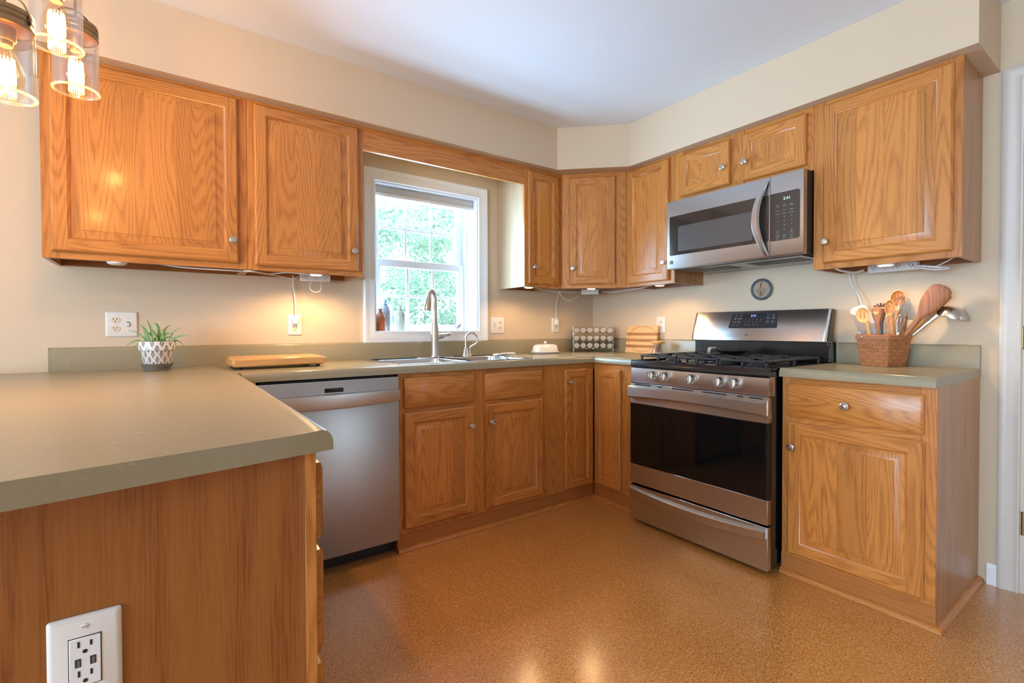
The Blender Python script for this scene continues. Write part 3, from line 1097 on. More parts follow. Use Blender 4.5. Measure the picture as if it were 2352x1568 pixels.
# peninsula
pc = thing('peninsula_cabinet', 'oak peninsula cabinet with a wide grained end panel in the foreground', 'cabinet', (-2.640, -1.93, 0), PI / 2, 'oak base cabinets')
b = MB()
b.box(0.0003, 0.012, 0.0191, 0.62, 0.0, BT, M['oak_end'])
b.box(0.012, 1.27, 0.05, 0.605, 0.09, 0.105, M['oak_dark'])
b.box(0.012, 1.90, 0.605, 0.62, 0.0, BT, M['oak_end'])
b.box(1.255, 1.27, 0.021, 0.605, 0.0, BT, M['oak_side'])
b.build('carcass', pc)
face_frame(pc, [(0.0, 0.045), (0.61, 0.66), (1.20, 1.289)], [(0.045, 0.61, BB, 0.13), (0.66, 1.20, BB, 0.13), (0.045, 0.61, 0.84, BT), (0.66, 1.20, 0.84, BT)], BB, BT)
door(pc, 0.645, 1.215, 0.113, 0.850, kn=(0.675, 0.764))
b = MB()
b.box(1.2705, 1.2885, -0.074, -0.001, 0.0, BT, M['oak_v'])
b.build('corner_filler', pc)
for z0, z1 in ((0.712, 0.850), (0.500, 0.690), (0.300, 0.480), (0.110, 0.280)):
    drawer(pc, 0.024, 0.63, z0, z1, kn=(0.33, (z0 + z1) / 2))
b = MB()
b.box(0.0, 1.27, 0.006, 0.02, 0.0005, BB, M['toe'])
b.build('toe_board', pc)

# ------------------------------------------------------------------ worktops
CT, CB_ = 0.914, 0.878


def edge_profile(depth, back):
    """laminate section: v from front (-) to back; slight raised no-drip bullnose"""
    p = [(depth, CB_), (depth, CB_ + 0.018)]
    p += [(depth + 0.003, CT - 0.010), (depth + 0.010, CT - 0.001), (depth + 0.020, CT + 0.002), (depth + 0.034, CT + 0.001), (depth + 0.05, CT)]
    p += [(back, CT), (back, CB_)]
    return p


ct = thing('countertop', 'sage laminate worktop running from the peninsula past the sink to the range', 'countertop')
b = MB()
# sink run, with a cut-out for the sink
SX0, SX1, SY0, SY1 = -1.905, -1.085, -0.575, -0.085
pf = edge_profile(-0.640, -0.002)


def run(b, x0, x1, prof, mit0=0, mit1=0):
    r0 = [(x0, p[0], p[1]) for p in prof]
    r1 = [(x1, p[0], p[1]) for p in prof]
    b.loft([r0, r1], M['counter'], True)


run(b, -3.62, SX0, edge_profile(-0.640, -0.002)) if False else None
front = edge_profile(-0.640, SY0)
run(b, -2.612, -0.640, front)
for x0, x1 in ((-3.62, SX0), (SX1, -0.002)):
    b.box(x0, x1, SY0, -0.002, CB_, CT, M['counter'])
b.box(SX0, SX1, SY1, -0.002, CB_, CT, M['counter'])
b.box(-0.640, -0.002, -0.640, SY0, CB_, CT, M['counter'])
b.build('sink_run', ct)
b = MB()
pf = edge_profile(-0.640, -0.002)
b.loft([[(p[0], -0.640, p[1]) for p in pf], [(p[0], -0.996, p[1]) for p in pf]], M['counter'], True)
b.build('corner_return', ct)
# peninsula slab, end cut slightly askew
b = MB()
sec = [(-2.612 - (p[0] + 0.640), p[1]) for p in edge_profile(-0.640, 0.0)]
sec = sec[:-2] + [(-3.62, CT), (-3.62, CB_)]
yend = lambda x: -1.938 - (-2.612 - x) * 0.186
r0 = [(p[0], -0.575, p[1]) for p in sec]
r1 = [(p[0], yend(p[0]), p[1]) for p in sec]
b.loft([r0, r1], M['counter'], True)
b.build('peninsula_slab', ct)
bs = [(0.0, CT - 0.001), (-0.021, CT - 0.001), (-0.021, 1.006), (-0.019, 1.012), (-0.014, 1.016), (0.0, 1.0165)]
b = MB()
b.loft([[(-3.267, p[0] - 0.001, p[1]) for p in bs], [(-0.001, p[0] - 0.001, p[1]) for p in bs]], M['counter'], True)
b.loft([[(p[0] - 0.001, -0.022, p[1]) for p in bs], [(p[0] - 0.001, -0.996, p[1]) for p in bs]], M['counter'], True)
b.build('backsplash', ct)
b = MB()
b.box(-3.2695, -3.2665, -0.0225, -0.001, CT, 1.0165, M['counter'], 0.001)
b.build('backsplash_end_cap', ct)

c2 = thing('countertop', 'short sage laminate worktop right of the range under the utensil basket', 'countertop')
b = MB()
pf = edge_profile(-0.640, -0.002)
b.loft([[(p[0], -1.7755, p[1]) for p in pf], [(p[0], -2.309, p[1]) for p in pf]], M['counter'], True)
b.build('slab', c2)
b = MB()
b.loft([[(p[0] - 0.001, -1.7755, p[1]) for p in bs], [(p[0] - 0.001, -2.309, p[1]) for p in bs]], M['counter'], True)
b.build('backsplash', c2)

# ------------------------------------------------------------------ dishwasher
dw = thing('dishwasher', 'stainless dishwasher with a full-width handle under the worktop', 'dishwasher', (-2.562, -0.648, 0))
b = MB()
b.box(0.012, 0.595, 0.030, 0.60, 0.09, 0.872, M['blackm'])
b.build('tub', dw)
b = MB()
w = 0.606
prof = [(0.030, 0.082), (0.002, 0.082), (0.0, 0.085), (0.0, 0.862), (0.003, 0.866), (0.030, 0.866)]
b.prism(prof, 'x', 0, w, M['steel_dw'])
dd = b.build('door', dw)
b = MB()
n = 24
rings = []
for k in range(n + 1):
    u = k / n
    x = 0.002 + (w - 0.004) * u
    drop = 0.014 * (1 - (2 * u - 1) ** 2)
    rings.append([(x, 0.001, 0.809), (x, -0.018, 0.809), (x, -0.024, 0.805), (x, -0.024, 0.762 - drop), (x, -0.020, 0.756 - drop), (x, 0.001, 0.756 - drop)])
b.loft(rings, M['steel'], False)
b.build('handle', dd)
b = MB()
b.box(0.266, 0.347, -0.0008, 0.001, 0.815, 0.834, M['bglass'])
b.build('display', dd)
b = MB()
b.box(0.0, 0.606, 0.085, 0.10, 0.0005, 0.09, M['blackm'])
b.build('toe_panel', dw)

# ------------------------------------------------------------------ gas range
rg = thing('gas_range', 'freestanding stainless gas range with black oven glass and five knobs', 'range', (-0.720, -1.0045, 0), R90)
RW = 0.764
b = MB()
b.box(0.004, RW - 0.004, 0.030, 0.640, 0.03, 0.880, M['black'], 0.002)
b.build('body', rg)
for u in (0.05, RW - 0.05):
    for v in (0.07, 0.60):
        b = MB()
        b.lathe([(0.018, 0.0005), (0.018, 0.012), (0.010, 0.014), (0.010, 0.035)], M['blackm'], (u, v, 0), (0, 0, 1), 12)
        b.build('foot', rg)
# storage drawer with a swept lip
b = MB()
b.box(0.0, RW, 0.0, 0.030, 0.022, 0.216, M['steel'], 0.003)
d_ = b.build('storage_drawer', rg)
b = MB()
rings = []
n = 28
for k in range(n + 1):
    u = k / n
    x = 0.006 + (RW - 0.012) * u
    s_ = 1 - (2 * u - 1) ** 2
    zt, zb = 0.207 - 0.022 * s_, 0.168 - 0.030 * s_
    rings.append([(x, 0.001, zt + 0.006), (x, -0.012, zt + 0.003), (x, -0.021, zt - 0.006), (x, -0.021, zb + 0.008), (x, -0.016, zb), (x, 0.001, zb)])
b.loft(rings, M['steel'], False)
b.build('drawer_pull', d_)
# oven door
b = MB()
b.box(0.0, RW, 0.0, 0.032, 0.226, 0.336, M['steel'], 0.002)
b.box(0.0, RW, 0.0, 0.032, 0.674, 0.789, M['steel'], 0.002)
b.box(0.0, RW, 0.004, 0.032, 0.336, 0.674, M['black'])
od = b.build('oven_door', rg)
b = MB()
b.box(0.001, RW - 0.010, -0.001, 0.006, 0.337, 0.673, M['bglass'], 0.001)
b.box(RW - 0.010, RW - 0.001, -0.0005, 0.006, 0.337, 0.673, M['black'], 0.001)
b.build('oven_glass', od)
b = MB()
rings = []
for k in range(n + 1):
    u = k / n
    x = 0.004 + (RW - 0.008) * u
    s_ = 1 - (2 * u - 1) ** 2
    zb = 0.708 + 0.012 * s_
    rings.append([(x, 0.001, 0.772), (x, -0.022, 0.772), (x, -0.030, 0.766), (x, -0.030, zb + 0.006), (x, -0.024, zb), (x, 0.001, zb)])
b.loft(rings, M['steel'], False)
b.build('oven_handle', od)
for u0, u1 in ((0.030, 0.140), (0.185, 0.212), (0.275, 0.395), (0.450, 0.570), (0.625, 0.652), (0.660 + .02, 0.740)):
    b = MB()
    b.box(u0, u1, -0.0012, 0.001, 0.777, 0.785, M['dark'])
    b.build('vent_slot', od)
# control panel, leaning back a little
b = MB()
b.prism([(0.002, 0.796), (0.004, 0.792), (0.06, 0.792), (0.06, 0.876), (0.016, 0.876), (0.010, 0.872)], 'x', 0.001, RW - 0.001, M['steel'])
cp = b.build('control_panel', rg)
for u in (0.152, 0.232, 0.386, 0.536, 0.612):
    b = MB()
    ax = (0, -1, 0.10)
    b.lathe([(0.0235, 0), (0.0240, 0.004), (0.0225, 0.006), (0.0205, 0.008), (0.0190, 0.026), (0.0175, 0.029), (0.0001, 0.030)], M['nickel'], (u, 0.006, 0.838), ax, 28)
    b.box(u - 0.0065, u + 0.0065, -0.038, 0.0, 0.817, 0.8615, M['nickel'], 0.003)
    k_ = b.build('burner_knob', rg)
    b = MB()
    b.box(u - 0.001, u + 0.001, -0.0386, -0.037, 0.848, 0.8605, M['dark'])
    b.build('pointer', k_)
# cooktop
b = MB()
b.prism([(0.010, 0.8765), (0.004, 0.880), (0.004, 0.908), (0.010, 0.915), (0.022, 0.916), (0.034, 0.904), (0.600, 0.904), (0.612, 0.914), (0.640, 0.914), (0.640, 0.8765)], 'x', -0.001, RW + 0.001, M['black'])
b.box(-0.001, 0.012, 0.022, 0.61, 0.900, 0.915, M['black'])
b.box(RW - 0.012, RW + 0.001, 0.022, 0.61, 0.900, 0.915, M['black'])
b.build('cooktop', rg)


def grate(u0, u1, v0, v1, name):
    b = MB()
    zt, th = 0.946, 0.012
    I = M['iron']
    bx = lambda a, c_, d, e, z0=zt - th, z1=zt: b.box(a, c_, d, e, z0, z1, I, 0.003)
    um = (u0 + u1) / 2
    # perimeter of thin bars and short legs
    bx(u0, u1, v0, v0 + 0.012); bx(u0, u1, v1 - 0.012, v1)
    bx(u0, u0 + 0.012, v0 + 0.0121, v1 - 0.0121); bx(u1 - 0.012, u1, v0 + 0.0121, v1 - 0.0121)
    for u in (u0, um - 0.006, u1 - 0.012):
        for v in (v0, (v0 + v1) / 2 - 0.006, v1 - 0.012):
            b.box(u, u + 0.012, v, v + 0.012, 0.9042, zt - 0.001, I, 0.003)
    vm = (v0 + v1) / 2
    bx(u0 + 0.0121, u1 - 0.0121, vm - 0.006, vm + 0.006)
    for vc in ((v0 + vm) / 2, (v1 + vm) / 2):
        for sgn in (-1, 1):
            bx(um + sgn * 0.028 if sgn > 0 else u0 + 0.0121, u1 - 0.0121 if sgn > 0 else um - 0.028, vc - 0.005, vc + 0.005, zt - th, zt + 0.001)
        bx(um - 0.005, um + 0.005, vc + 0.028, vc + 0.110 if vc > vm else vm - 0.0061, zt - th, zt + 0.001)
        bx(um - 0.005, um + 0.005, vc - 0.110 if vc < vm else vm + 0.0061, vc - 0.028, zt - th, zt + 0.001)
    return b.build(name, rg)


grate(0.030, 0.262, 0.050, 0.590, 'burner_grate')
grate(0.266, 0.498, 0.050, 0.590, 'burner_grate')
grate(0.502, 0.734, 0.050, 0.590, 'burner_grate')
for u, v, r in ((0.146, 0.185, 0.045), (0.146, 0.455, 0.036), (0.382, 0.32, 0.052), (0.618, 0.185, 0.050), (0.618, 0.455, 0.036)):
    b = MB()
    b.lathe([(r, 0.9042), (r, 0.912), (r * .86, 0.915), (r * .8, 0.921), (r * .7, 0.924), (0.0001, 0.925)], M['blackm'], (u, v, 0), (0, 0, 1), 24)
    b.build('burner_cap', rg)
# riser and backguard
b = MB()
b.box(0.004, RW - 0.004, 0.612, 0.650, 0.915, 1.020, M['black'], 0.003)
b.build('riser', rg)
b = MB()
bg = [(0.575, 1.022), (0.580, 1.018), (0.650, 1.018), (0.684, 1.188), (0.678, 1.192), (0.640, 1.192), (0.634, 1.189), (0.586, 1.068)]
r0, r1 = [], []
mk = lambda u, ins: [(u, p[0] + (ins * .4 if p[0] < 0.6 else 0), p[1]) for p in bg]
b.loft([mk(0.0, 0.02), mk(0.006, 0.008), mk(0.016, 0.0), mk(RW - 0.016, 0.0), mk(RW - 0.006, 0.008), mk(RW, 0.02)], M['steel'], False)
gd = b.build('backguard', rg)
b = MB()
b.prism([(0.590, 1.024), (0.652, 1.020), (0.686, 1.186), (0.648, 1.188)], 'x', RW, RW + 0.0025, M['black'])
b.box(0.004, RW - 0.002, 0.645, 0.700, 0.88, 1.02, M['black'])
b.build('back_cover', rg)
# display panel on the slanted face: face line from (0.586,1.068) to (0.634,1.189)
FA, FBk = Vector((0, 0.586, 1.068)), Vector((0, 0.634, 1.189))
fd = (FBk - FA).normalized()
fn = Vector((0, -fd.z, fd.y))


def onface(u, s_, off=0.0):
    p = FA + fd * s_ + fn * off
    return (u, p.y, p.z)


b = MB()
P0, P1 = 0.234, 0.516
rr = rrect(P0, P1, 0.026, 0.116, 0.010)
# trapezoid: narrower at top
trap = [(u + (0.012 if u < 0.37 else -0.012) * (s_ - 0.026) / 0.09, s_) for u, s_ in rr]
b.loft([[onface(u, s_, -0.001) for u, s_ in trap], [onface(u, s_, 0.0012) for u, s_ in trap]], M['dpanel'], False)
dp = b.build('display_panel', gd)
b = MB()
pr_ = M['print']
bL, bR = MB(), MB()
xd, yd = (1, 0, 0), tuple(fd)
for tx, u, s_, sz in (('Bake', 0.272, 0.106, .0085), ('Broil', 0.298, 0.106, .0085), ('Convect', 0.268, 0.090, .0075), ('Bake', 0.268, 0.083, .0075), ('Convect', 0.296, 0.090, .0075), ('Convert', 0.296, 0.083, .0075),
                       ('Convect', 0.266, 0.068, .0075), ('Roast', 0.266, 0.061, .0075), ('Keep', 0.294, 0.068, .0075), ('Warm', 0.294, 0.061, .0075), ('Favorite', 0.262, 0.044, .006), ('Options', 0.290, 0.044, .006),
                       ('Timer', 0.458, 0.106, .0085), ('Oven', 0.486, 0.108, .007), ('Light', 0.486, 0.101, .007), ('Cook', 0.458, 0.090, .0075), ('Time', 0.458, 0.083, .0075), ('Delay', 0.486, 0.090, .0075), ('Start', 0.486, 0.083, .0075),
                       ('Self', 0.458, 0.068, .0075), ('Clean', 0.458, 0.061, .0075), ('Easy', 0.487, 0.068, .0075), ('Clean', 0.487, 0.061, .0075)):
    (bL if u < 0.33 else bR).text(tx, sz, pr_, onface(u, s_, 0.0016), xd, yd)
bL.build('key_print', dp)
bR.build('key_print', dp)
for k in range(5):
    b.text('12345'[k], .0085, pr_, onface(0.333 + 0.0215 * k, 0.080, 0.0016), xd, yd)
    b.text('67890'[k], .0085, pr_, onface(0.331 + 0.0215 * k, 0.065, 0.0016), xd, yd)
for u, d_s in ((0.358, -1), (0.384, 1)):
    for sg in (-1, 1):
        a0 = onface(u + sg * 0.006, 0.046 - d_s * 0.0025, 0.0016)
        a1 = onface(u, 0.046 + d_s * 0.0025, 0.0016)
        b.add([a0, (a0[0], a0[1] + fd.y * .002, a0[2] + fd.z * .002), (a1[0], a1[1] + fd.y * .002, a1[2] + fd.z * .002), a1], [(0, 1, 2, 3)], pr_)
b.text('START', .0055, pr_, onface(0.338, 0.046, 0.0016), xd, yd)
b.text('OFF', .0055, pr_, onface(0.405, 0.046, 0.0016), xd, yd)
b.build('key_print', dp)
b = MB()
b.text('2:41', .019, M['blue_led'], onface(0.374, 0.102, 0.0018), xd, yd)
b.build('clock_digits', dp)


def emblem(b, o, xd, yd, s, mat):
    o, xd, yd = Vector(o), Vector(xd), Vector(yd)
    def q(x0, x1, y0, y1, sk=0.0):
        b.add([o + xd * (x0) * s + yd * y0 * s, o + xd * (x1) * s + yd * y0 * s, o + xd * (x1 + sk) * s + yd * y1 * s, o + xd * (x0 + sk) * s + yd * y1 * s], [(0, 1, 2, 3)], mat)
    q(-.5, .5, .36, .5); q(-.5, .36, .12, .24); q(-.40, .36, -.12, 0.0, 0.04); q(-.5, .30, -.5, -.34); q(.36, .5, -.40, .36); q(-.3, .3, -.30, -.18, .2)


b = MB()
emblem(b, (0.352, 0.5810, 1.045), (1, 0, 0), (0, 0.09, 0.996), 0.020, M['dark'])
b.build('emblem', gd)

# ------------------------------------------------------------------ microwave
mw = thing('microwave', 'over-the-range stainless microwave with a bowed handle and green clock', 'microwave', (-0.400, -1.0125, 1.443), R90)
MWW, MH = 0.7575, 0.404
b = MB()
b.box(0.004, MWW - 0.001, 0.035, 0.396, 0.004, MH, M['blackm'], 0.002)
b.build('housing', mw)
b = MB()
sf = [(0.035, 0.003), (0.010, 0.000), (0.004, 0.002), (0.0, 0.010), (0.0, MH - 0.010), (0.004, MH - 0.003), (0.035, MH)]
b.prism(sf, 'x', 0.0, 0.6025, M['steel'])
md = b.build('microwave_door', mw)
b = MB()
b.loft([[(u, 0.001, z) for u, z in rrect(0.018, 0.598, 0.080, 0.311, 0.008)], [(u, -0.0012, z) for u, z in rrect(0.018, 0.598, 0.080, 0.311, 0.008)]], M['mglass'], False)
g_ = b.build('door_glass', md)
b = MB()
b.loft([[(u, -0.0010, z) for u, z in rrect(0.076, 0.516, 0.100, 0.246, 0.006)], [(u, -0.0016, z) for u, z in rrect(0.076, 0.516, 0.100, 0.246, 0.006)]], M['mscreen'], False)
b.build('screen', g_)
b = MB()
rings = []
n = 26
for k in range(n + 1):
    u = k / n
    z = 0.012 + (MH - 0.034) * u
    s_ = math.sin(PI * u)
    bow = 0.036 * s_ ** 0.8
    side = 0.042 * s_
    cx = 0.588 - side
    hw = 0.012 + 0.009 * s_
    rings.append([(cx - hw, -0.004 - bow + 0.003, z), (cx - hw * .6, -0.010 - bow, z), (cx + hw * .6, -0.010 - bow, z), (cx + hw, -0.004 - bow + 0.003, z), (cx + hw * .8, 0.001 - bow * .72, z), (cx - hw * .8, 0.001 - bow * .72, z)])
b.loft(rings, M['steel'], True)
b.build('handle', md)
b = MB()
b.text
emblem(b, (0.030, -0.0008, 0.040), (0, 0, 1), (-1, 0, 0), 0.022, M['dark'])
b.build('emblem', md)
b = MB()
b.prism(sf, 'x', 0.6045, MWW, M['steel'])
mp = b.build('control_side', mw)
b = MB()
kp = [(0.6046, 0.311), (0.6046, 0.078)] + arc(0.730, 0.090, 0.012, -PI / 2, 0, 4) + arc(0.730, 0.299, 0.012, 0, PI / 2, 4)
b.loft([[(u, 0.001, z) for u, z in kp], [(u, -0.0012, z) for u, z in kp]], M['mpanel'], False)
kp_ = b.build('key_panel', mp)
b = MB()
X3 = (0.640, 0.672, 0.705)
rows = [(0.245, ('Time', 'Auto', 'Auto')), (0.238, ('Cook', 'Cook', 'Defrost')), (0.218, ('Popcorn', 'Pizza', 'Veggies')), (0.203, ('Potato', 'Reheat', 'Beverage')),
        (0.187, '123'), (0.167, '456'), (0.147, '789'), (0.124, ('*', '0', '+')), (0.117, ('Stop', '', 'Start')), (0.108, ('Clear', '', 'Enter')), (0.098, ('Kitchen', 'Power', 'Clock')), (0.091, ('Timer', 'Level', 'Set')), (0.082, ('Light', 'Vent', 'Options'))]
for z, tx in rows:
    for k in range(3):
        if tx[k]:
            b.text(tx[k], 0.0095 if len(tx[k]) == 1 else 0.0065, M['print'], (X3[k], -0.0018, z + 0.004), (1, 0, 0), (0, 0, 1))
b.build('key_print', kp_)
b = MB()
b.text('2:41', 0.020, M['green_led'], (0.683, -0.0018, 0.278), (1, 0, 0), (0, 0, 1))
b.build('clock_digits', kp_)
b = MB()
b.box(0.02, MWW - 0.02, 0.03, 0.385, -0.004, 0.004, M['mscreen'], 0.002)
for u0, u1 in ((0.06, 0.33), (0.43, 0.70)):
    b.box(u0, u1, 0.10, 0.24, -0.0055, -0.0035, M['blackm'])
    for k in range(9):
        uu = u0 + 0.01 + (u1 - u0 - 0.02) * k / 8
        b.box(uu - 0.002, uu + 0.002, 0.105, 0.235, -0.0065, -0.005, M['nickel'])
b.build('vent_grille', mw)

# ------------------------------------------------------------------ sink and taps
sk = thing('kitchen_sink', 'double-bowl stainless sink set in the worktop below the window', 'sink', (0, 0, 0))
b = MB()
ox0, ox1, oy0, oy1 = -1.925, -1.062, -0.590, -0.070
zr = 0.9145
bowls = ((-1.885, -1.515, -0.555, -0.175), (-1.470, -1.105, -0.555, -0.175))


def rr3(x0, x1, y0, y1, r, z):
    return [(p[0], p[1], z) for p in rrect(x0, x1, y0, y1, r, 5)]


outer = [rr3(ox0, ox1, oy0, oy1, 0.03, 0.9142), rr3(ox0 + .002, ox1 - .002, oy0 + .002, oy1 - .002, 0.03, 0.9195), rr3(ox0 + .012, ox1 - .012, oy0 + .012, oy1 - .012, 0.03, 0.9200), rr3(ox0 + .018, ox1 - .018, oy0 + .018, oy1 - .018, 0.03, 0.9175)]
b.loft(outer, M['steel2'], True, False, False)
# deck around the bowls
X = [ox0 + .018, -1.885, -1.515, -1.470, -1.105, ox1 - .018]
Y = [oy0 + .018, -0.555, -0.175, oy1 - .018]
for i in range(5):
    for j in range(3):
        if j == 1 and i in (1, 3):
            continue
        b.quad((X[i], Y[j], .9175), (X[i + 1], Y[j], .9175), (X[i + 1], Y[j + 1], .9175), (X[i], Y[j + 1], .9175), M['steel2'])
b.build('rim', sk)
for bx in bowls:
    b = MB()
    x0, x1, y0, y1 = bx
    rings = [[(p[0], p[1], .9175) for p in rrect(x0, x1, y0, y1, 0.0005, 5)], rr3(x0 + .004, x1 - .004, y0 + .004, y1 - .004, 0.04, 0.912), rr3(x0 + .008, x1 - .008, y0 + .008, y1 - .008, 0.05, 0.76), rr3(x0 + .04, x1 - .04, y0 + .04, y1 - .04, 0.05, 0.735)]
    b.loft(rings, M['steel2'], True, False, True)
    b.build('bowl', sk)

fc = thing('pull_down_faucet', 'tall brushed nickel pull-down faucet standing behind the sink', 'faucet', (-1.502, -0.130, 0.9175))
b = MB()
b.lathe([(0.030, 0), (0.031, 0.004), (0.026, 0.008), (0.0245, 0.03), (0.0235, 0.10), (0.026, 0.135), (0.0255, 0.155), (0.021, 0.19), (0.0165, 0.24)], M['nickel'], n=24)
hx = Vector((-0.081, -0.028, 0)) * 0.62
sp_ = lambda f_, z: (hx.x * f_, hx.y * f_, z)
pts = catmull([sp_(0, 0.235), sp_(0, 0.300), sp_(0.02, 0.360), sp_(0.18, 0.395), sp_(0.50, 0.408), sp_(0.78, 0.396), sp_(0.93, 0.374)], 6)
b.tube(pts, [0.0165 - 0.0035 * i / (len(pts) - 1) for i in range(len(pts))], M['nickel'], 16)
b.build('body', fc)
b = MB()
b.lathe([(0.0130, 0), (0.0165, 0.014), (0.0205, 0.040), (0.0232, 0.070), (0.0230, 0.092), (0.020, 0.095), (0.0001, 0.0955)], M['nickel'], sp_(0.92, 0.378), (hx.x * .35, hx.y * .35, -0.09), 24)
b.build('spray_head', fc)
b = MB()
b.tube(catmull([(0.012, 0, 0.130), (0.040, -0.002, 0.130), (0.060, -0.003, 0.136)], 4), [0.024, 0.022, 0.019, 0.0175, 0.0165, 0.016, 0.0155, 0.015, 0.014], M['nickel'], 16)
b.lathe([(0.011, 0), (0.012, 0.008), (0.009, 0.012), (0.0095, 0.02), (0.012, 0.032), (0.009, 0.046), (0.003, 0.058), (0.0001, 0.060)], M['nickel'], (0.060, -0.003, 0.136), (1, -0.05, 0.16), 16)
b.build('lever_handle', fc)
b = MB()
b.loft([[(p[0], p[1], 0.0) for p in rrect(-0.125, 0.125, -0.030, 0.030, 0.029)], [(p[0], p[1], 0.003) for p in rrect(-0.124, 0.124, -0.029, 0.029, 0.028)]], M['nickel'], False)
b.build('deck_plate', fc)

ff = thing('filtered_water_tap', 'small nickel gooseneck filter tap right of the tall faucet', 'faucet', (-1.275, -0.135, 0.9175))
b = MB()
b.lathe([(0.026, 0), (0.026, 0.004), (0.020, 0.010), (0.013, 0.045), (0.008, 0.056)], M['nickel'], (-0.010, 0, 0), n=20)
pts = [(-0.010, 0, 0.05), (-0.010, 0, 0.11)] + [(-0.010 + 0.036 * (1 - math.cos(a)), -0.012 * (1 - math.cos(a)), 0.115 + 0.036 * math.sin(a)) for a in [PI * k / 10 for k in range(1, 11)]] + [(0.062, -0.024, 0.085)]
b.tube(pts, 0.0065, M['nickel'], 12)
b.build('gooseneck', ff)
b = MB()
b.lathe([(0.013, 0), (0.013, 0.003), (0.0085, 0.008), (0.0075, 0.040), (0.009, 0.044), (0.0001, 0.046)], M['nickel'], (0.022, 0.004, 0), n=16)
b.tube(catmull([(0.022, 0.004, 0.042), (0.026, 0.0, 0.058), (0.046, -0.006, 0.070), (0.062, -0.012, 0.080)], 4), 0.0055, M['nickel'], 10)
b.build('tap_lever', ff)

br = thing('dish_brush', 'white dish brush lying across the right rim of the sink', 'brush', (-1.185, -0.330, 0.929), 0.30)
b = MB()
b.tube(catmull([(0.03, 0, 0), (0.07, 0.002, 0.003), (0.13, 0.0, 0.002), (0.20, -0.003, 0.0)], 4), [0.006, 0.006, 0.007, 0.0075, 0.008, 0.008, 0.0085, 0.0085, 0.009, 0.009, 0.0085, 0.008, 0.006], M['white'], 12)
b.build('handle', br)
b = MB()
b.lathe([(0.0001, 0), (0.018, 0.001), (0.023, 0.006), (0.022, 0.012), (0.010, 0.015), (0.0001, 0.016)], M['white'], (0.012, 0, -0.006), (0, 0, 1), 20)
b.lathe([(0.019, -0.009), (0.020, 0.0)], M['plasticw'], (0.012, 0, -0.005), (0, 0, 1), 20)
b.build('brush_head', br)

# ------------------------------------------------------------------ wall plates
def duplex(b, u, z, v, s=1.0):
    for dz in (-0.0195, 0.0195):
        zz = z + dz
        pl = [(u + 0.0165 * math.cos(a), zz + 0.0135 * math.copysign(abs(math.sin(a)) ** .7, math.sin(a))) for a in [2 * PI * k / 24 for k in range(24)]]
        b.loft([[(p[0], v, p[1]) for p in pl], [(p[0], v - 0.0022, p[1]) for p in pl]], M['ivory'], False)
        for du in (-0.0063, 0.0063):
            b.box(u + du - 0.0011, u + du + 0.0011, v - 0.0026, v - 0.002, zz - 0.0005, zz + 0.0075, M['dark'])
        b.lathe([(0.0024, 0), (0.0024, 0.0006)], M['dark'], (u, v - 0.002, zz - 0.0065), (0, -1, 0), 10)


def cover(name, label, loc, rotz, gangs, w, h=0.114):
    t = thing(name, label, 'outlet' if 'd' in gangs else 'switch', loc, rotz, 'wall plates')
    b = MB()
    rs = []
    for i, v in ((0, 0.0), (0, -0.002), (0.003, -0.0055), (0.005, -0.006)):
        rs.append([(p[0], v, p[1]) for p in rrect(-w / 2 + i, w / 2 - i, -h / 2 + i, h / 2 - i, 0.004, 3)])
    b.loft(rs, M['plate'], False)
    b.build('cover_plate', t)
    for k, g in enumerate(gangs):
        u = (k - (len(gangs) - 1) / 2) * 0.046
        b = MB()
        if g == 'd':
            duplex(b, u, 0, -0.006)
            b.lathe([(0.003, 0), (0.0028, 0.001), (0.0001, 0.0013)], M['plate'], (u, -0.006, 0), (0, -1, 0), 10)
            b.build('receptacle', t)
        elif g == 's':
            b.box(u - 0.005, u + 0.005, -0.0066, -0.006, -0.0118, 0.0118, M['dark'])
            b.box(u - 0.0046, u + 0.0046, -0.0120, -0.0058, -0.010, 0.008, M['plate'], 0.001)
            for dz in (-0.030, 0.030):
                b.lathe([(0.003, 0), (0.0028, 0.001), (0.0001, 0.0013)], M['ivory'], (u, -0.006, dz), (0, -1, 0), 10)
            b.build('toggle_switch', t)
    return t


cover('outlet_and_switch_plate', 'double white wall plate, outlet beside switch, behind the potted plant', (-3.0235, -0.0005, 1.119), 0, 'ds', 0.115)
cover('outlet_plate', 'single wall outlet with a white plug above the wood block board', (-2.283, -0.0005, 1.119), 0, 'd', 0.072)
cover('outlet_and_switch_plate', 'double white wall plate between the window and the butter dish', (-0.948, -0.0005, 1.117), 0, 'sd', 0.118)
cover('outlet_plate', 'single wall outlet with a white plug above the butter dish', (-0.4065, -0.0005, 1.119), 0, 'd', 0.074)
cover('outlet_plate', 'single empty wall outlet behind the striped board', (-0.0005, -0.670, 1.117), R90, 'd', 0.074)
cover('outlet_plate', 'wall outlet half hidden behind the utensil basket', (-0.0005, -1.918, 1.116), R90, 'dd', 0.125)


def plug(name, label, loc, rotz, pts):
    t = thing(name, label, 'plug', loc, rotz, 'plugged-in light cords')
    b = MB()
    rs = []
    for z, w, d in ((-0.018, 0.011, 0.010), (-0.016, 0.0125, 0.020), (0.002, 0.0125, 0.024), (0.016, 0.010, 0.022), (0.024, 0.006, 0.016)):
        rs.append([(-w, -0.009, z), (w, -0.009, z), (w, -0.009 - d * .8, z), (w * .7, -0.009 - d, z), (-w * .7, -0.009 - d, z), (-w, -0.009 - d * .8, z)])
    b.loft(rs, M['white'], False)
    b.build('plug_body', t)
    b = MB()
    b.tube(catmull(pts, 6), 0.0026, M['white'], 6)
    b.build('cord', t)
    return t


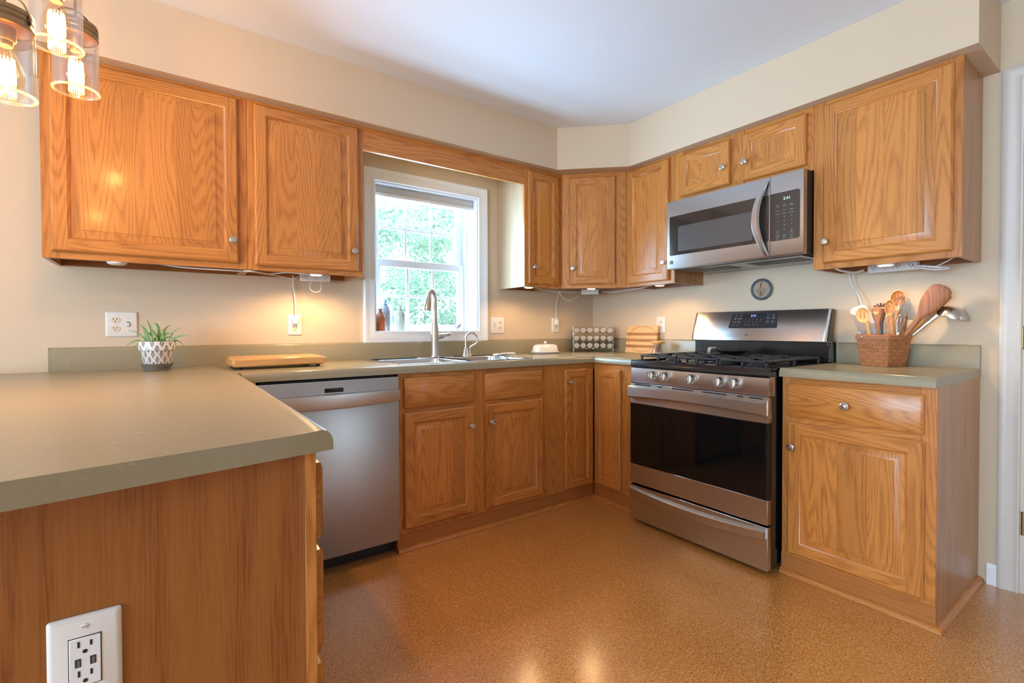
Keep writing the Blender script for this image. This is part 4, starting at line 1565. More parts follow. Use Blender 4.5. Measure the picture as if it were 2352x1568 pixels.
plug('light_cord_plug', 'white plug and cord hanging to the outlet above the wood block board', (-2.283, 0, 1.140), 0,
     [(0, -0.018, 0.022), (0.0, -0.020, 0.07), (-0.004, -0.016, 0.14), (-0.012, -0.014, 0.20), (-0.010, -0.020, 0.245)])
plug('light_cord_plug', 'white plug and cord hanging to the outlet above the butter dish', (-0.4065, 0, 1.140), 0,
     [(0, -0.018, 0.022), (-0.012, -0.022, 0.06), (-0.010, -0.02, 0.12), (0.006, -0.018, 0.19), (0.012, -0.03, 0.238)])
plug('light_cord_plug', 'white plug and cord beside the utensil basket under the large right cabinet', (0, -1.893, 1.128), R90,
     [(0, -0.018, 0.022), (-0.010, -0.020, 0.06), (-0.030, -0.016, 0.13), (-0.062, -0.014, 0.19), (-0.068, -0.020, 0.246)])

# USB outlet on the peninsula end panel
up = thing('usb_outlet_plate', 'white outlet with two USB ports on the peninsula end panel', 'outlet', (-2.951, -1.9305, 0.632), 0)
b = MB()
w, h = 0.080, 0.127
rs = []
for i, v in ((0, 0.0), (0, -0.002), (0.002, -0.0045), (0.006, -0.0062)):
    rs.append([(p[0], v, p[1]) for p in rrect(-w / 2 + i, w / 2 - i, -h / 2 + i, h / 2 - i, 0.004, 4)])
b.loft(rs, M['plate'], True)
b.build('cover_plate', up)
b = MB()
b.box(-0.0178, 0.0178, -0.0066, -0.0060, -0.0350, 0.0350, M['dark'])
b.box(-0.0168, 0.0168, -0.0078, -0.0060, -0.0340, 0.0340, M['white'], 0.0008)
for zz in (0.021, -0.020):
    for du, hh_ in ((-0.0066, 0.0085), (0.0066, 0.0075)):
        b.box(du - 0.0013, du + 0.0013, -0.0082, -0.0075, zz, zz + hh_, M['dark'])
    b.lathe([(0.0027, 0), (0.0027, 0.0006)], M['dark'], (0, -0.0077, zz - 0.0065), (0, -1, 0), 12)
for du in (-0.0075, 0.0085):
    b.box(du - 0.0032, du + 0.0032, -0.0082, -0.0075, -0.0060, 0.0055, M['dark'])
    b.box(du - 0.0012, du + 0.0020, -0.0084, -0.0080, -0.0050, 0.0040, M['saucer'])
b.build('usb_receptacle', up)
for zz in (0.0485, -0.0485):
    b = MB()
    b.lathe([(0.0040, 0), (0.0038, 0.0012), (0.0001, 0.0018)], M['plate'], (0, -0.0060, zz), (0, -1, 0), 16)
    b.box(-0.0034, 0.0034, -0.0080, -0.0072, zz - 0.0004, zz + 0.0004, M['saucer'])
    b.build('screw', up)

# ------------------------------------------------------------------ under-cabinet lights, strips, leads
def puck(label, loc, on=True, energy=1.6, rotz=0.0):
    t = thing('puck_light', label, 'light', loc, rotz, 'puck lights under the wall cabinets')
    b = MB()
    b.lathe([(0.034, 0.0), (0.034, -0.006), (0.031, -0.012), (0.029, -0.013)], M['white'], n=24)
    b.build('housing', t)
    b = MB()
    b.lathe([(0.029, -0.0125), (0.024, -0.0155), (0.0001, -0.017)], M['puck_on'] if on else M['white'], n=24)
    b.build('lens', t)
    if on:
        o = light('puck_beam', 'SPOT', (0, 0, -0.024), energy, (1.0, 0.64, 0.31), 0.022, (0, 0, -1), parent=t)
        o.data.spot_size = math.radians(165)
        o.data.spot_blend = 0.5
    return t


ZU = UB + 0.0235
puck('unlit white puck light under the widest cabinet above the plant', (-3.02, -0.270, UB + 0.006), False)
puck('lit puck light under the cabinet left of the window', (-2.235, -0.265, UB + 0.010), energy=13.0)
puck('lit puck light under the narrow cabinet right of the window', (-0.868, -0.262, UB + 0.010), energy=5.0)
puck('lit puck light under the diagonal corner cabinet', (-0.425, -0.405, UB + 0.012), energy=5.0)
puck('lit puck light under the cabinet between corner and microwave', (-0.250, -0.845, UB + 0.010), energy=5.0)
puck('lit puck light under the large right cabinet above the utensils', (-0.255, -2.045, UB + 0.010), energy=5.5)


def strip(label, loc, rotz, w=0.15, slots=3):
    t = thing('power_strip', label, 'power strip', loc, rotz, 'power strips under the wall cabinets')
    b = MB()
    b.box(-w / 2, w / 2, -0.018, 0.018, -0.040, 0.0, M['white'], 0.004)
    b.build('strip_body', t)
    b = MB()
    for k in range(slots):
        u = -w / 2 + w * (k + .5) / slots
        for du in (-0.006, 0.006):
            b.box(u + du - 0.001, u + du + 0.001, -0.0186, -0.0176, -0.020, -0.012, M['dark'])
        b.lathe([(0.002, 0), (0.002, 0.0006)], M['dark'], (u, -0.018, -0.027), (0, -1, 0), 8)
    b.build('sockets', t)
    return t


strip('white power strip under the cabinet left of the window', (-2.19, -0.06, ZU), 0, 0.155)
strip('white power strip under the diagonal corner cabinet', (-0.235, -0.20, ZU - 0.004), -PI / 4, 0.13)
strip('white power strip under the large right cabinet above the utensils', (-0.075, -2.02, ZU), R90, 0.19, 4)


def lead(label, pts, r=0.0028):
    b = MB()
    b.tube(catmull(pts, 6), r, M['white'], 6)
    o = b.build('light_lead', fixn=True)
    tag(o, label, 'cable', 'cables under the wall cabinets')


lead('white cable looping from the widest cabinet to the strip left of the window', [(-2.96, -0.262, 1.388), (-2.80, -0.275, 1.3665), (-2.60, -0.282, 1.364), (-2.50, -0.24, 1.366), (-2.42, -0.17, 1.366), (-2.32, -0.10, 1.362), (-2.28, -0.085, 1.374)])
lead('white cable crossing the gap between the two left cabinets', [(-2.56, -0.285, 1.366), (-2.52, -0.30, 1.364), (-2.44, -0.22, 1.366), (-2.37, -0.27, 1.372), (-2.30, -0.29, 1.368), (-2.265, -0.262, 1.376)])
lead('white cable loop hanging below the strip left of the window', [(-2.215, -0.085, 1.352), (-2.225, -0.088, 1.318), (-2.205, -0.09, 1.296), (-2.175, -0.09, 1.300), (-2.165, -0.088, 1.326), (-2.165, -0.084, 1.352)], 0.002)
lead('white cable from the narrow cabinet light to the corner strip', [(-0.84, -0.255, 1.380), (-0.70, -0.20, 1.366), (-0.58, -0.16, 1.364), (-0.46, -0.17, 1.360), (-0.36, -0.185, 1.362), (-0.30, -0.17, 1.372)])
lead('white cable drooping under the corner cabinet', [(-0.50, -0.155, 1.362), (-0.47, -0.16, 1.318), (-0.42, -0.165, 1.300), (-0.36, -0.17, 1.320), (-0.31, -0.17, 1.352)], 0.002)
lead('white cable from the corner strip toward the microwave', [(-0.165, -0.26, 1.372), (-0.17, -0.36, 1.360), (-0.19, -0.52, 1.364), (-0.21, -0.66, 1.368), (-0.235, -0.80, 1.380)])
lead('coiled white cable bundle under the large right cabinet', [(-0.10, -2.10, 1.372), (-0.15, -2.13, 1.356), (-0.17, -2.20, 1.340), (-0.15, -2.235, 1.346), (-0.12, -2.16, 1.362), (-0.16, -2.12, 1.366), (-0.20, -2.19, 1.350), (-0.19, -2.22, 1.345), (-0.13, -2.14, 1.368)], 0.0035)
lead('white cable running up under the right end of the large right cabinet', [(-0.15, -2.13, 1.362), (-0.19, -2.20, 1.352), (-0.24, -2.27, 1.378)], 0.0022)
lead('white adapter lead at the left under the large right cabinet', [(-0.28, -1.84, 1.384), (-0.22, -1.86, 1.366), (-0.12, -1.88, 1.362), (-0.08, -1.905, 1.372)], 0.005)

# ------------------------------------------------------------------ pendant lamps
def pendant(label, loc, rot, watts):
    """loc: centre of the jar mouth (open end, facing down)"""
    t = thing('pendant_lamp', label, 'pendant lamp', loc, rot, 'jar pendant lamps')
    R, H = 0.0525, 0.158
    b = MB()
    b.lathe([(R, 0.004), (R, H - 0.016), (R * .975, H - 0.008), (R * .95, H - 0.001), (R * .93, H + 0.008)], M['jar'], n=40, cap0=False, cap1=False)
    b.lathe([(R - .004, 0.004), (R - .004, H - 0.018), (R * .90, H - 0.008)], M['jar'], n=40, cap0=False, cap1=False)
    b.build('glass_jar', t, fixn=False)
    b = MB()
    ring_pts = [(math.cos(2 * PI * k / 40) * (R - 0.0005), math.sin(2 * PI * k / 40) * (R - 0.0005), 0.003) for k in range(40)]
    b.tube(ring_pts, 0.0034, M['jarrim'], 8, loop=True)
    b.build('jar_rim', t)
    b = MB()
    b.lathe([(R * .95, H - 0.002), (R * .985, H), (R * .985, H + 0.005), (R * .965, H + 0.007), (R * .965, H + 0.036), (R * .94, H + 0.040), (0.020, H + 0.042), (0.012, H + 0.052), (0.0001, H + 0.053)], M['bronze'], n=40, cap0=False)
    b.lathe([(R * .97, H + 0.014), (R * .985, H + 0.016), (R * .985, H + 0.019), (R * .97, H + 0.021)], M['brass'], n=40, cap0=False, cap1=False)
    b.lathe([(R * .97, H + 0.027), (R * .98, H + 0.028), (R * .98, H + 0.030), (R * .97, H + 0.031)], M['brass'], n=40, cap0=False, cap1=False)
    b.build('metal_lid', t)
    b = MB()
    for s_ in (1,):
        b.tube(catmull([(-R * .95, 0.004, H + 0.012), (-R * 1.03, 0.0, H + 0.022), (-R * .7, 0, H + 0.062), (0, 0, H + 0.078), (R * .7, 0, H + 0.062), (R * 1.03, 0, H + 0.022), (R * .95, 0.004, H + 0.012)], 5), 0.0022, M['bronze'], 8)
    b.build('wire_bail', t)
    b = MB()
    b.cyl((0, 0, H + 0.04), (0, 0, CEIL - loc[2] - 0.022), 0.004, M['bronze'], 10)
    b.build('cord', t)
    b = MB()
    top = CEIL - loc[2] - 0.0005
    b.lathe([(0.012, top - 0.028), (0.055, top - 0.018), (0.058, top)], M['bronze'], n=28)
    b.build('ceiling_rose', t)
    b = MB()
    b.lathe([(0.019, H + 0.002), (0.019, H - 0.026), (0.017, H - 0.030), (0.0001, H - 0.030)], M['bronze'], n=24)
    b.lathe([(0.013, H - 0.028), (0.0135, H - 0.040), (0.012, H - 0.042)], M['brass'], n=20)
    b.build('socket', t)
    b = MB()
    z0 = H - 0.040
    b.lathe([(0.0125, z0), (0.0135, z0 - 0.006), (0.020, z0 - 0.026), (0.029, z0 - 0.050), (0.0335, z0 - 0.068), (0.031, z0 - 0.085), (0.020, z0 - 0.098), (0.007, z0 - 0.104), (0.0001, z0 - 0.1045)], M['bulbg'], n=28, cap0=False)
    bb = b.build('bulb', t, fixn=False)
    b = MB()
    N = 15
    for k in range(N):
        a0, a1 = 2 * PI * k / N, 2 * PI * (k + .5) / N
        p0 = (math.cos(a0) * 0.0170, math.sin(a0) * 0.0170, z0 - 0.084)
        p1 = (math.cos(a1) * 0.0150, math.sin(a1) * 0.0150, z0 - 0.030)
        p2 = (math.cos(a0 + 2 * PI / N) * 0.0170, math.sin(a0 + 2 * PI / N) * 0.0170, z0 - 0.084)
        b.tube([p0, p1], 0.0011, M['filament'], 6)
        b.tube([p1, p2], 0.0011, M['filament'], 6)
    b.build('filament', bb)
    b = MB()
    b.lathe([(0.004, z0), (0.0035, z0 - 0.02), (0.0015, z0 - 0.024), (0.0012, z0 - 0.080)], M['clear'], n=10)
    b.build('stem', bb)
    light('bulb_glow', 'POINT', (0, 0, z0 - 0.055), watts, (1.0, 0.55, 0.225), 0.018, parent=t)
    return t


PW = 21.0
pendant('clear jar pendant with glowing filament, rightmost and in front of the cabinet', (-3.062, -0.941, 1.787), 0.6, PW)
pendant('clear jar pendant with glowing filament, highest and middle of the three', (-3.079, -1.116, 1.828), 0.2, PW)
pendant('clear jar pendant with glowing filament cut by the left picture edge', (-3.155, -1.218, 1.640), -0.5, PW)

# ------------------------------------------------------------------ worktop objects
# plant
pp = thing('potted_plant', 'spiky green plant in a white pot with dark ikat pattern', 'plant', (-2.891, -0.185, CT + 0.0005))
b = MB()
b.lathe([(0.0480, 0.0155), (0.0495, 0.020), (0.0605, 0.088), (0.0615, 0.0895), (0.0665, 0.0905), (0.0690, 0.126), (0.0680, 0.128), (0.0640, 0.128), (0.0600, 0.105), (0.0001, 0.105)], M['ikat'], n=48)
b.build('pot', pp)
b = MB()
b.lathe([(0.0460, 0.0), (0.0480, 0.001), (0.0500, 0.011), (0.0525, 0.012), (0.0540, 0.018), (0.0565, 0.019), (0.0580, 0.027), (0.0600, 0.029), (0.0595, 0.031), (0.0560, 0.029), (0.0505, 0.014), (0.0001, 0.014)], M['saucer'], n=48)
b.build('saucer', pp)
b = MB()
b.lathe([(0.0605, 0.1055), (0.03, 0.112), (0.0001, 0.113)], M['soil'], n=24)
b.build('soil', pp)
# blades: (start x, tip x, tip z, mid lift, width)
rgt = Vector((0.817, -0.577, 0))
awy = Vector((0.577, 0.817, 0))
blades = [(-.035, -.060, .075, .03, 5.5), (-.020, -.045, .068, .02, 5), (-.010, -.030, .100, .02, 6), (0.0, -.012, .060, .0, 5), (.010, -.020, .082, .02, 6), (.020, -.010, .084, .03, 5.5), (.012, -.002, .055, .0, 5),
          (.000, .052, .046, .01, 4.5), (.020, .078, .034, .02, 3.5), (.040, .095, .062, .02, 3), (.040, .112, .026, .008, 5), (.050, .088, -.030, .03, 3), (-.045, -.128, -.022, .024, 3.2), (-.050, -.098, -.035, .02, 3), (-.030, -.100, .052, .01, 3),
          (-.025, -.072, .030, .008, 4.5), (.030, .030, .060, .0, 3.5), (.005, .030, .072, .02, 4.5), (.030, .018, .055, .02, 4), (-.030, .015, .028, .02, 4), (.015, .065, .012, .018, 3), (-.005, -.055, .052, .0, 4)]
for i, (sx, tx, tz, lift, wd) in enumerate(blades):
    b = MB()
    dp_ = (random.random() - .5) * .05
    p = [rgt * sx + awy * dp_ * .4 + Vector((0, 0, .104)), rgt * (sx * .55 + tx * 1.25 * .45) + awy * dp_ * .8 + Vector((0, 0, .128 + tz * .5 + lift * .6)), rgt * tx * 1.25 + awy * dp_ * 1.3 + Vector((0, 0, .128 + tz))]
    pts = catmull(p, 7)
    rings = []
    for k, q in enumerate(pts):
        u = k / (len(pts) - 1)
        w_ = wd * .00105 * (1.0 if u < .35 else max(0.06, 1 - ((u - .35) / .65) ** 1.6))
        dirv = (pts[min(k + 1, len(pts) - 1)] - pts[max(k - 1, 0)]).normalized()
        sd = dirv.cross(awy + Vector((0.3 * math.sin(i), 0, 0))).normalized()
        nn = sd.cross(dirv)
        rings.append([q - sd * w_, q + nn * w_ * .25 * -1, q + sd * w_, q + nn * w_ * .1])
    b.loft(rings, M['leaf'], True)
    b.build('leaf', pp)

# maple block board
cbd = thing('cutting_board', 'thick maple block board with small feet lying flat beside the peninsula corner', 'cutting board', (-2.622, -0.408, CT + 0.012), 0.012)
b = MB()
b.box(0, 0.395, 0, 0.285, 0, 0.038, M['maple'], 0.007)
b.build('block', cbd)
for u in (0.03, 0.365):
    for v in (0.03, 0.255):
        b = MB()
        b.lathe([(0.010, -0.0115), (0.011, 0.0003)], M['rubber'], (u, v, 0), n=12)
        b.build('foot', cbd)

# butter dish
bd = thing('butter_dish', 'white lidded butter dish with a round finial near the corner', 'butter dish', (-0.645, -0.165, CT + 0.0005), -0.10)
b = MB()
b.loft([[(p[0], p[1], z) for p in rrect(-hw, hw, -hd, hd, hd * .9, 6)] for hw, hd, z in ((0.090, 0.045, 0.0), (0.092, 0.047, 0.003), (0.112, 0.060, 0.010), (0.116, 0.063, 0.013), (0.112, 0.061, 0.0145), (0.095, 0.050, 0.012))], M['ceramic'], True)
b.build('tray', bd)
b = MB()
b.loft([[(p[0], p[1], z) for p in rrect(-hw, hw, -hd, hd, hd * .75, 6)] for hw, hd, z in ((0.098, 0.048, 0.0145), (0.0975, 0.047, 0.020), (0.091, 0.043, 0.048), (0.083, 0.037, 0.061), (0.060, 0.024, 0.067), (0.010, 0.006, 0.0695))], M['ceramic'], True)
b.lathe([(0.007, 0.068), (0.006, 0.073), (0.011, 0.078), (0.012, 0.083), (0.009, 0.089), (0.0001, 0.091)], M['ceramic'], n=18)
b.build('lid', bd)

# spice rack in the corner
RL = (-0.215, -0.215, CT + 0.0005)
rk = thing('spice_rack', 'chrome wire rack holding three rows of spice jars in the corner', 'rack', RL, -PI / 4)
b = MB()
for u in (-0.149, 0.149):
    b.tube([(u, 0.0, 0.0025), (u, 0.0, 0.188)], 0.0030, M['chrome'], 8)
    b.tube([(u, 0.085, 0.0025), (u, 0.085, 0.198)], 0.0030, M['chrome'], 8)
    b.tube([(u, 0.0, 0.004), (u, 0.085, 0.004)], 0.0025, M['chrome'], 8)
    b.tube([(u, 0.0, 0.188), (u, 0.085, 0.198)], 0.0025, M['chrome'], 8)
    sg = 1 if u > 0 else -1
    b.tube([(u, 0.03, 0.120), (u + sg * 0.012, 0.03, 0.160), (u + sg * 0.034, 0.03, 0.112), (u, 0.03, 0.112)], 0.0015, M['chrome'], 6)
b.build('side_frame', rk)
ROWZ = (0.048, 0.105, 0.164)
COLU = [(-2.5 + k) * 0.0495 for k in range(6)]
for rz in ROWZ:
    b = MB()
    for v, dz in ((0.004, 0.0), (0.082, 0.006)):
        pts = []
        for k in range(49):
            u = -0.149 + 0.298 * k / 48
            ph = ((u / 0.0495 + 3) % 1.0) * 2 * PI
            pts.append((u, v, rz - 0.0185 + dz - 0.006 * (1 - math.cos(ph)) * .5 - .002))
        b.tube(pts, 0.0018, M['chrome'], 6)
    b.build('wavy_shelf_wire', rk)
jar0 = thing('spice_jar', '', 'jar', (0, 0, 0), -PI / 4, 'spice jars in the rack')
b = MB()
b.lathe([(0.0195, 0.010), (0.0205, 0.012), (0.0205, 0.078), (0.019, 0.082), (0.0001, 0.083)], M['clear'], (0, 0, 0), (0, 1, 0.07), 20, cap0=False)
b.build('glass_body', jar0, fixn=False)
b = MB()
b.lathe([(0.0001, 0.020), (0.0185, 0.021), (0.0185, 0.078), (0.0001, 0.079)], M['spice'], (0, 0, 0), (0, 1, 0.07), 16)
b.build('spice_fill', jar0)
b = MB()
b.lathe([(0.0001, -0.0082), (0.0195, -0.008), (0.0215, -0.006), (0.0215, 0.010), (0.020, 0.0115)], M['chrome'], (0, 0, 0), (0, 1, 0.07), 24)
b.build('cap', jar0)
RN = {0: 'bottom', 1: 'middle', 2: 'top'}
CN = ['first', 'second', 'third', 'fourth', 'fifth', 'sixth']
for r in range(3):
    for c_ in range(6):
        if r == 0 and c_ == 0:
            j = jar0
        else:
            j = jar0.copy()
            COL.objects.link(j)
            for ch in list(jar0.children):
                k_ = ch.copy()
                COL.objects.link(k_)
                k_.parent = j
        u, v, z = COLU[c_], -0.006, ROWZ[r] + 0.0005 - (0.003 if c_ == 5 else 0)
        j.location = (RL[0] + u * s2 + v * s2, RL[1] - u * s2 + v * s2, RL[2] + z + 0.0015)
        j['label'] = 'silver-capped spice jar, %s from the left in the %s row of the rack' % (CN[c_], RN[r])

# striped board leaning on the wall
sbd = thing('striped_board', 'square striped cutting board standing on edge by the range', 'cutting board', (-0.066, -0.3975, CT + 0.001))
b = MB()
zs = [0.0, 0.0385, 0.0585, 0.081, 0.1015, 0.126, 0.1465, 0.198]
for k in range(7):
    lean0, lean1 = 0.030 * zs[k] / 0.198, 0.030 * zs[k + 1] / 0.198
    m_ = M['board_dark'] if k in (1, 3, 5) else M['board_light']
    b.prism([(lean0, zs[k]), (lean1, zs[k + 1]), (lean1 + 0.018, zs[k + 1]), (lean0 + 0.018, zs[k])], 'y', 0, -0.272, m_)
b.build('plank', sbd)
b = MB()
ring_ = []
for k in range(49):
    a = 2 * PI * k / 48
    z = 0.102 + 0.090 * math.sin(a)
    ring_.append((0.030 * z / 0.198 - 0.0003, -0.150 + 0.128 * math.cos(a), z))
b.tube(ring_[:-1], 0.0016, M['board_dark'], 6, loop=True)
b.build('round_groove', sbd)

# small stoppered beaker
bk = thing('stoppered_beaker', 'small flared glass beaker with a wooden stopper before the striped board', 'glass container', (-0.128, -0.735, CT + 0.0005))
b = MB()
b.lathe([(0.030, 0.0), (0.040, 0.004), (0.0415, 0.012), (0.034, 0.030), (0.026, 0.052), (0.0235, 0.068)], M['clear'], n=32, cap1=False)
b.build('glass_flask', bk, fixn=False)
b = MB()
b.lathe([(0.017, 0.048), (0.021, 0.052), (0.0215, 0.070)], M['cork_stop'], n=20)
b.build('stopper', bk)
b = MB()
b.loft([[(p[0], p[1], z) for p in rrect(-hw, hw, -hd, hd, hd * .8, 5)] for hw, hd, z in ((0.030, 0.026, 0.0702), (0.034, 0.030, 0.074), (0.036, 0.031, 0.086), (0.030, 0.026, 0.092))], M['beech'], True)
b.tube(catmull([(0.02, -0.01, 0.086), (0.035, -0.02, 0.086), (0.048, -0.028, 0.078)], 4), [.008, .008, .008, .007, .007, .006, .006, .005, .004], M['beech'], 10)
b.build('wooden_cap', bk)

# plaque above the range
wp = thing('wall_plaque', 'round slate-rimmed plaque with dried stems above the range', 'wall decoration', (-0.0005, -1.3745, 1.319), R90)
b = MB()
b.lathe([(0.0620, 0.0), (0.0635, 0.004), (0.0625, 0.009), (0.0560, 0.0115), (0.0500, 0.010), (0.0480, 0.0065)], M['slate'], (0, 0, 0), (0, -1, 0), 48, cap1=False)
b.build('rim', wp)
b = MB()
b.lathe([(0.0490, 0.003), (0.0490, 0.0068), (0.0001, 0.0069)], M['tan'], (0, 0, 0), (0, -1, 0), 48)
b.build('disc', wp)
b = MB()
for pts in ([(-.004, -.040), (-.003, -.01), (.002, .046)], [(.002, -.040), (-.002, 0.0), (-.006, .040)], [(-.006, -.040), (-.016, -.02), (-.028, -.004)], [(.004, -.040), (.016, -.022), (.030, -.002)], [(0, -.035), (.010, -.012), (.016, .004)], [(-.002, -.03), (-.012, -.01), (-.014, .008)]):
    b.tube(catmull([(p[0], -0.0075, p[1]) for p in pts], 5), 0.0009, M['sprig'], 5)
for x, z in ((-.014, .008), (-.028, -.004), (.016, .004), (.002, .046), (-.004, .020), (.001, .030)):
    b.lathe([(0.0001, -.006), (.002, 0), (.0001, .006)], M['sprig'], (x, -0.0078, z), (0.2, 0, 1), 8)
b.build('dried_stems', wp)

# spoon rest on the grates
sr = thing('spoon_rest', 'black oval spoon rest with a steel tab on the range grates', 'spoon rest', (-0.30, -1.365, 0.9475), -0.62)
b = MB()
n = 28
rings = []
for sx, sy, z in ((0.050, 0.032, 0.0), (0.064, 0.042, 0.004), (0.078, 0.050, 0.018), (0.079, 0.051, 0.020), (0.074, 0.047, 0.019), (0.058, 0.036, 0.010), (0.02, 0.01, 0.006)):
    rings.append([(math.cos(2 * PI * k / n) * sx, math.sin(2 * PI * k / n) * sy, z) for k in range(n)])
b.loft(rings, M['black'], True)
b.build('dish', sr)
b = MB()
b.loft([[(x, y, z + .0) for y, z in ((-0.022, z0), (0.022, z0), (0.020, z0 + .004), (-0.020, z0 + .004))] for x, z0 in ((-0.070, 0.016), (-0.082, 0.030), (-0.094, 0.036), (-0.120, 0.036), (-0.128, 0.030), (-0.130, 0.010))], M['chrome'], True)
b.build('steel_tab', sr)

# ------------------------------------------------------------------ window-sill bottles and bird
SZ = WZ0 + 0.0045


def bottle(label, loc, h, w, d, mat, rot, charm):
    t = thing('glazed_bottle', label, 'bottle', loc, rot, 'bottles on the window sill')
    b = MB()
    prof = [(.90, 0), (1.0, .02), (1.0, .55), (.95, .66), (.70, .76), (.36, .83), (.33, .86), (.36, .93), (.46, .985), (.44, 1.0), (.30, 1.0)]
    rings = []
    for r, z in prof:
        q = r if r > .5 else r
        rings.append([(math.cos(2 * PI * k / 28) * w / 2 * q, math.sin(2 * PI * k / 28) * (d / 2 * q if r > .5 else w / 2 * q), z * h) for k in range(28)])
    b.loft(rings, mat, True)
    b.build('bottle_body', t)
    b = MB()
    zc = h * .84
    ring_ = [(math.cos(2 * PI * k / 20) * w * .19, math.sin(2 * PI * k / 20) * w * .19, zc) for k in range(20)]
    b.tube(ring_, 0.0014, M['bead'], 6, loop=True)
    ex, ez = charm
    b.tube(catmull([(w * .18, -w * .08, zc), (w * .30, -d * .40, zc - (zc - ez) * .4), (ex, -d * .54, ez + .008)], 5), 0.0012, M['bead'], 6)
    for k in range(7):
        a = 2 * PI * k / 7
        b.lathe([(.0001, -.0028), (.0028, 0), (.0001, .0028)], M['bead'], (ex + .0085 * math.cos(a), -d * .55 - .002, ez + .0085 * math.sin(a)), (0, 0, 1), 8)
    b.build('bead_charm', t)


bottle('short orange glazed bottle at the left end of the sill', (-1.784, 0.048, SZ), 0.137, 0.062, 0.045, M['rust'], -0.5, (0.020, 0.075))
bottle('tallest pale blue glazed bottle on the sill', (-1.738, 0.085, SZ), 0.196, 0.066, 0.045, M['blueg'], -0.5, (0.024, 0.115))
bottle('pale green glazed bottle, rightmost on the sill', (-1.652, 0.055, SZ), 0.160, 0.066, 0.045, M['greeng'], -0.5, (0.024, 0.095))
wj = thing('white_jar', 'plain white jar on the sill between the blue and green bottles', 'jar', (-1.681, 0.104, SZ))
b = MB()
b.lathe([(0.022, 0), (0.024, 0.004), (0.024, 0.085), (0.019, 0.098), (0.017, 0.104)], M['ceramic'], n=24)
b.build('jar_body', wj)
b = MB()
b.lathe([(0.0185, 0.1042), (0.0185, 0.124), (0.017, 0.127), (0.0001, 0.128)], M['white'], n=24)
b.build('screw_cap', wj)
bi = thing('bird_figurine', 'tiny glass wren with upturned tail at the right end of the sill', 'figurine', (-1.245, 0.050, SZ), -0.25)
b = MB()
pts = catmull([(-0.020, 0, 0.070), (-0.018, 0, 0.044), (-0.012, 0, 0.028), (0.0, 0, 0.022), (0.014, 0, 0.030), (0.022, 0, 0.040), (0.028, 0, 0.042), (0.036, 0, 0.041)], 4)
rr_ = []
for k in range(len(pts)):
    u = k / (len(pts) - 1)
    rr_.append(0.0018 + 0.0115 * math.exp(-((u - .52) / .15) ** 2) + 0.0055 * math.exp(-((u - .76) / .07) ** 2))
rr_[-1] = 0.0006
b.tube(pts, rr_, M['birdc'], 12)
b.tube([(0.0, 0.004, 0.016), (0.0, 0.004, 0.001)], 0.0011, M['birdc'], 6)
b.tube([(0.004, -0.004, 0.016), (0.004, -0.004, 0.001)], 0.0011, M['birdc'], 6)
b.lathe([(0.010, 0.0), (0.010, 0.0015)], M['birdc'], (0.002, 0, 0), n=14)
b.build('bird_body', bi)

# ------------------------------------------------------------------ utensil basket
BL = (-0.124, -2.000, CT + 0.0005)
ub = thing('utensil_basket', 'square woven splint basket full of utensils on the right worktop', 'basket', BL, math.radians(-18))
b = MB()
HB, S0, S1 = 0.130, 0.060, 0.073
half = lambda z: S0 + (S1 - S0) * z / HB
rows_ = 8
rh = HB / rows_
for r in range(rows_):
    z0, z1 = r * rh + 0.0003, (r + 1) * rh - 0.0003
    for side in range(4):
        M4 = Matrix.Rotation(side * PI / 2, 4, 'Z')
        nb = 3
        hw = half((z0 + z1) / 2)
        off = (r + side) % 2
        cuts = [-1.0, -0.30, 0.36, 1.0] if off else [-1.0, -0.64, 0.02, 0.70, 1.0]
        for k in range(len(cuts) - 1):
            a, c_ = cuts[k] * hw + 0.0004, cuts[k + 1] * hw - 0.0004
            h0, h1 = half(z0), half(z1)
            bulge = 0.0030
            rings = []
            for q in range(5):
                u = a + (c_ - a) * q / 4
                d_ = bulge * math.sin(PI * q / 4)
                rings.append([(u, -h0 - d_, z0), (u, -h1 - d_, z1), (u, -h1 + 0.004, z1), (u, -h0 + 0.004, z0)])
            rings = [[M4 @ Vector(p) for p in rg_] for rg_ in rings]
            b.loft(rings, M['splint'], True)
b.build('weave', ub)
b = MB()
inn = [[(p[0], p[1], z) for p in rrect(-half(z) + .005, half(z) - .005, -half(z) + .005, half(z) - .005, .004, 2)] for z in (0.002, HB)]
b.loft(inn, M['walnut'], False, True, False)
b.build('liner', ub)
b = MB()
for zz, ex in ((HB - 0.004, 0.0045), (HB - 0.003, 0.0)):
    pass
o_ = [[(p[0], p[1], z) for p in rrect(-S1 - e, S1 + e, -S1 - e, S1 + e, .014, 4)] for e, z in ((0.000, HB - 0.006), (0.006, HB - 0.005), (0.007, HB + 0.013), (0.004, HB + 0.016), (-0.004, HB + 0.016), (-0.005, HB - 0.004))]
b.loft(o_, M['splint'], False, False, False)
b.build('rim', ub)
b = MB()
b.lathe([(0.0035, 0), (0.003, 0.0015), (0.0001, 0.002)], M['chrome'], (-S1 - 0.007, 0.040, HB + 0.005), (-1, 0, 0), 10)
b.build('rivet', ub)

# utensils: local frame a (to the right as one stands at the worktop), b (away), z
UR = math.atan2(-0.957, 0.288)
UO = (BL[0], BL[1], 1.061)


def px(x, y):
    return ((x - 570) / 3515.0, (895 - y) / 3515.0)


def utensil(name, label):
    return thing(name, label, 'utensil', UO, UR, 'utensils in the basket')


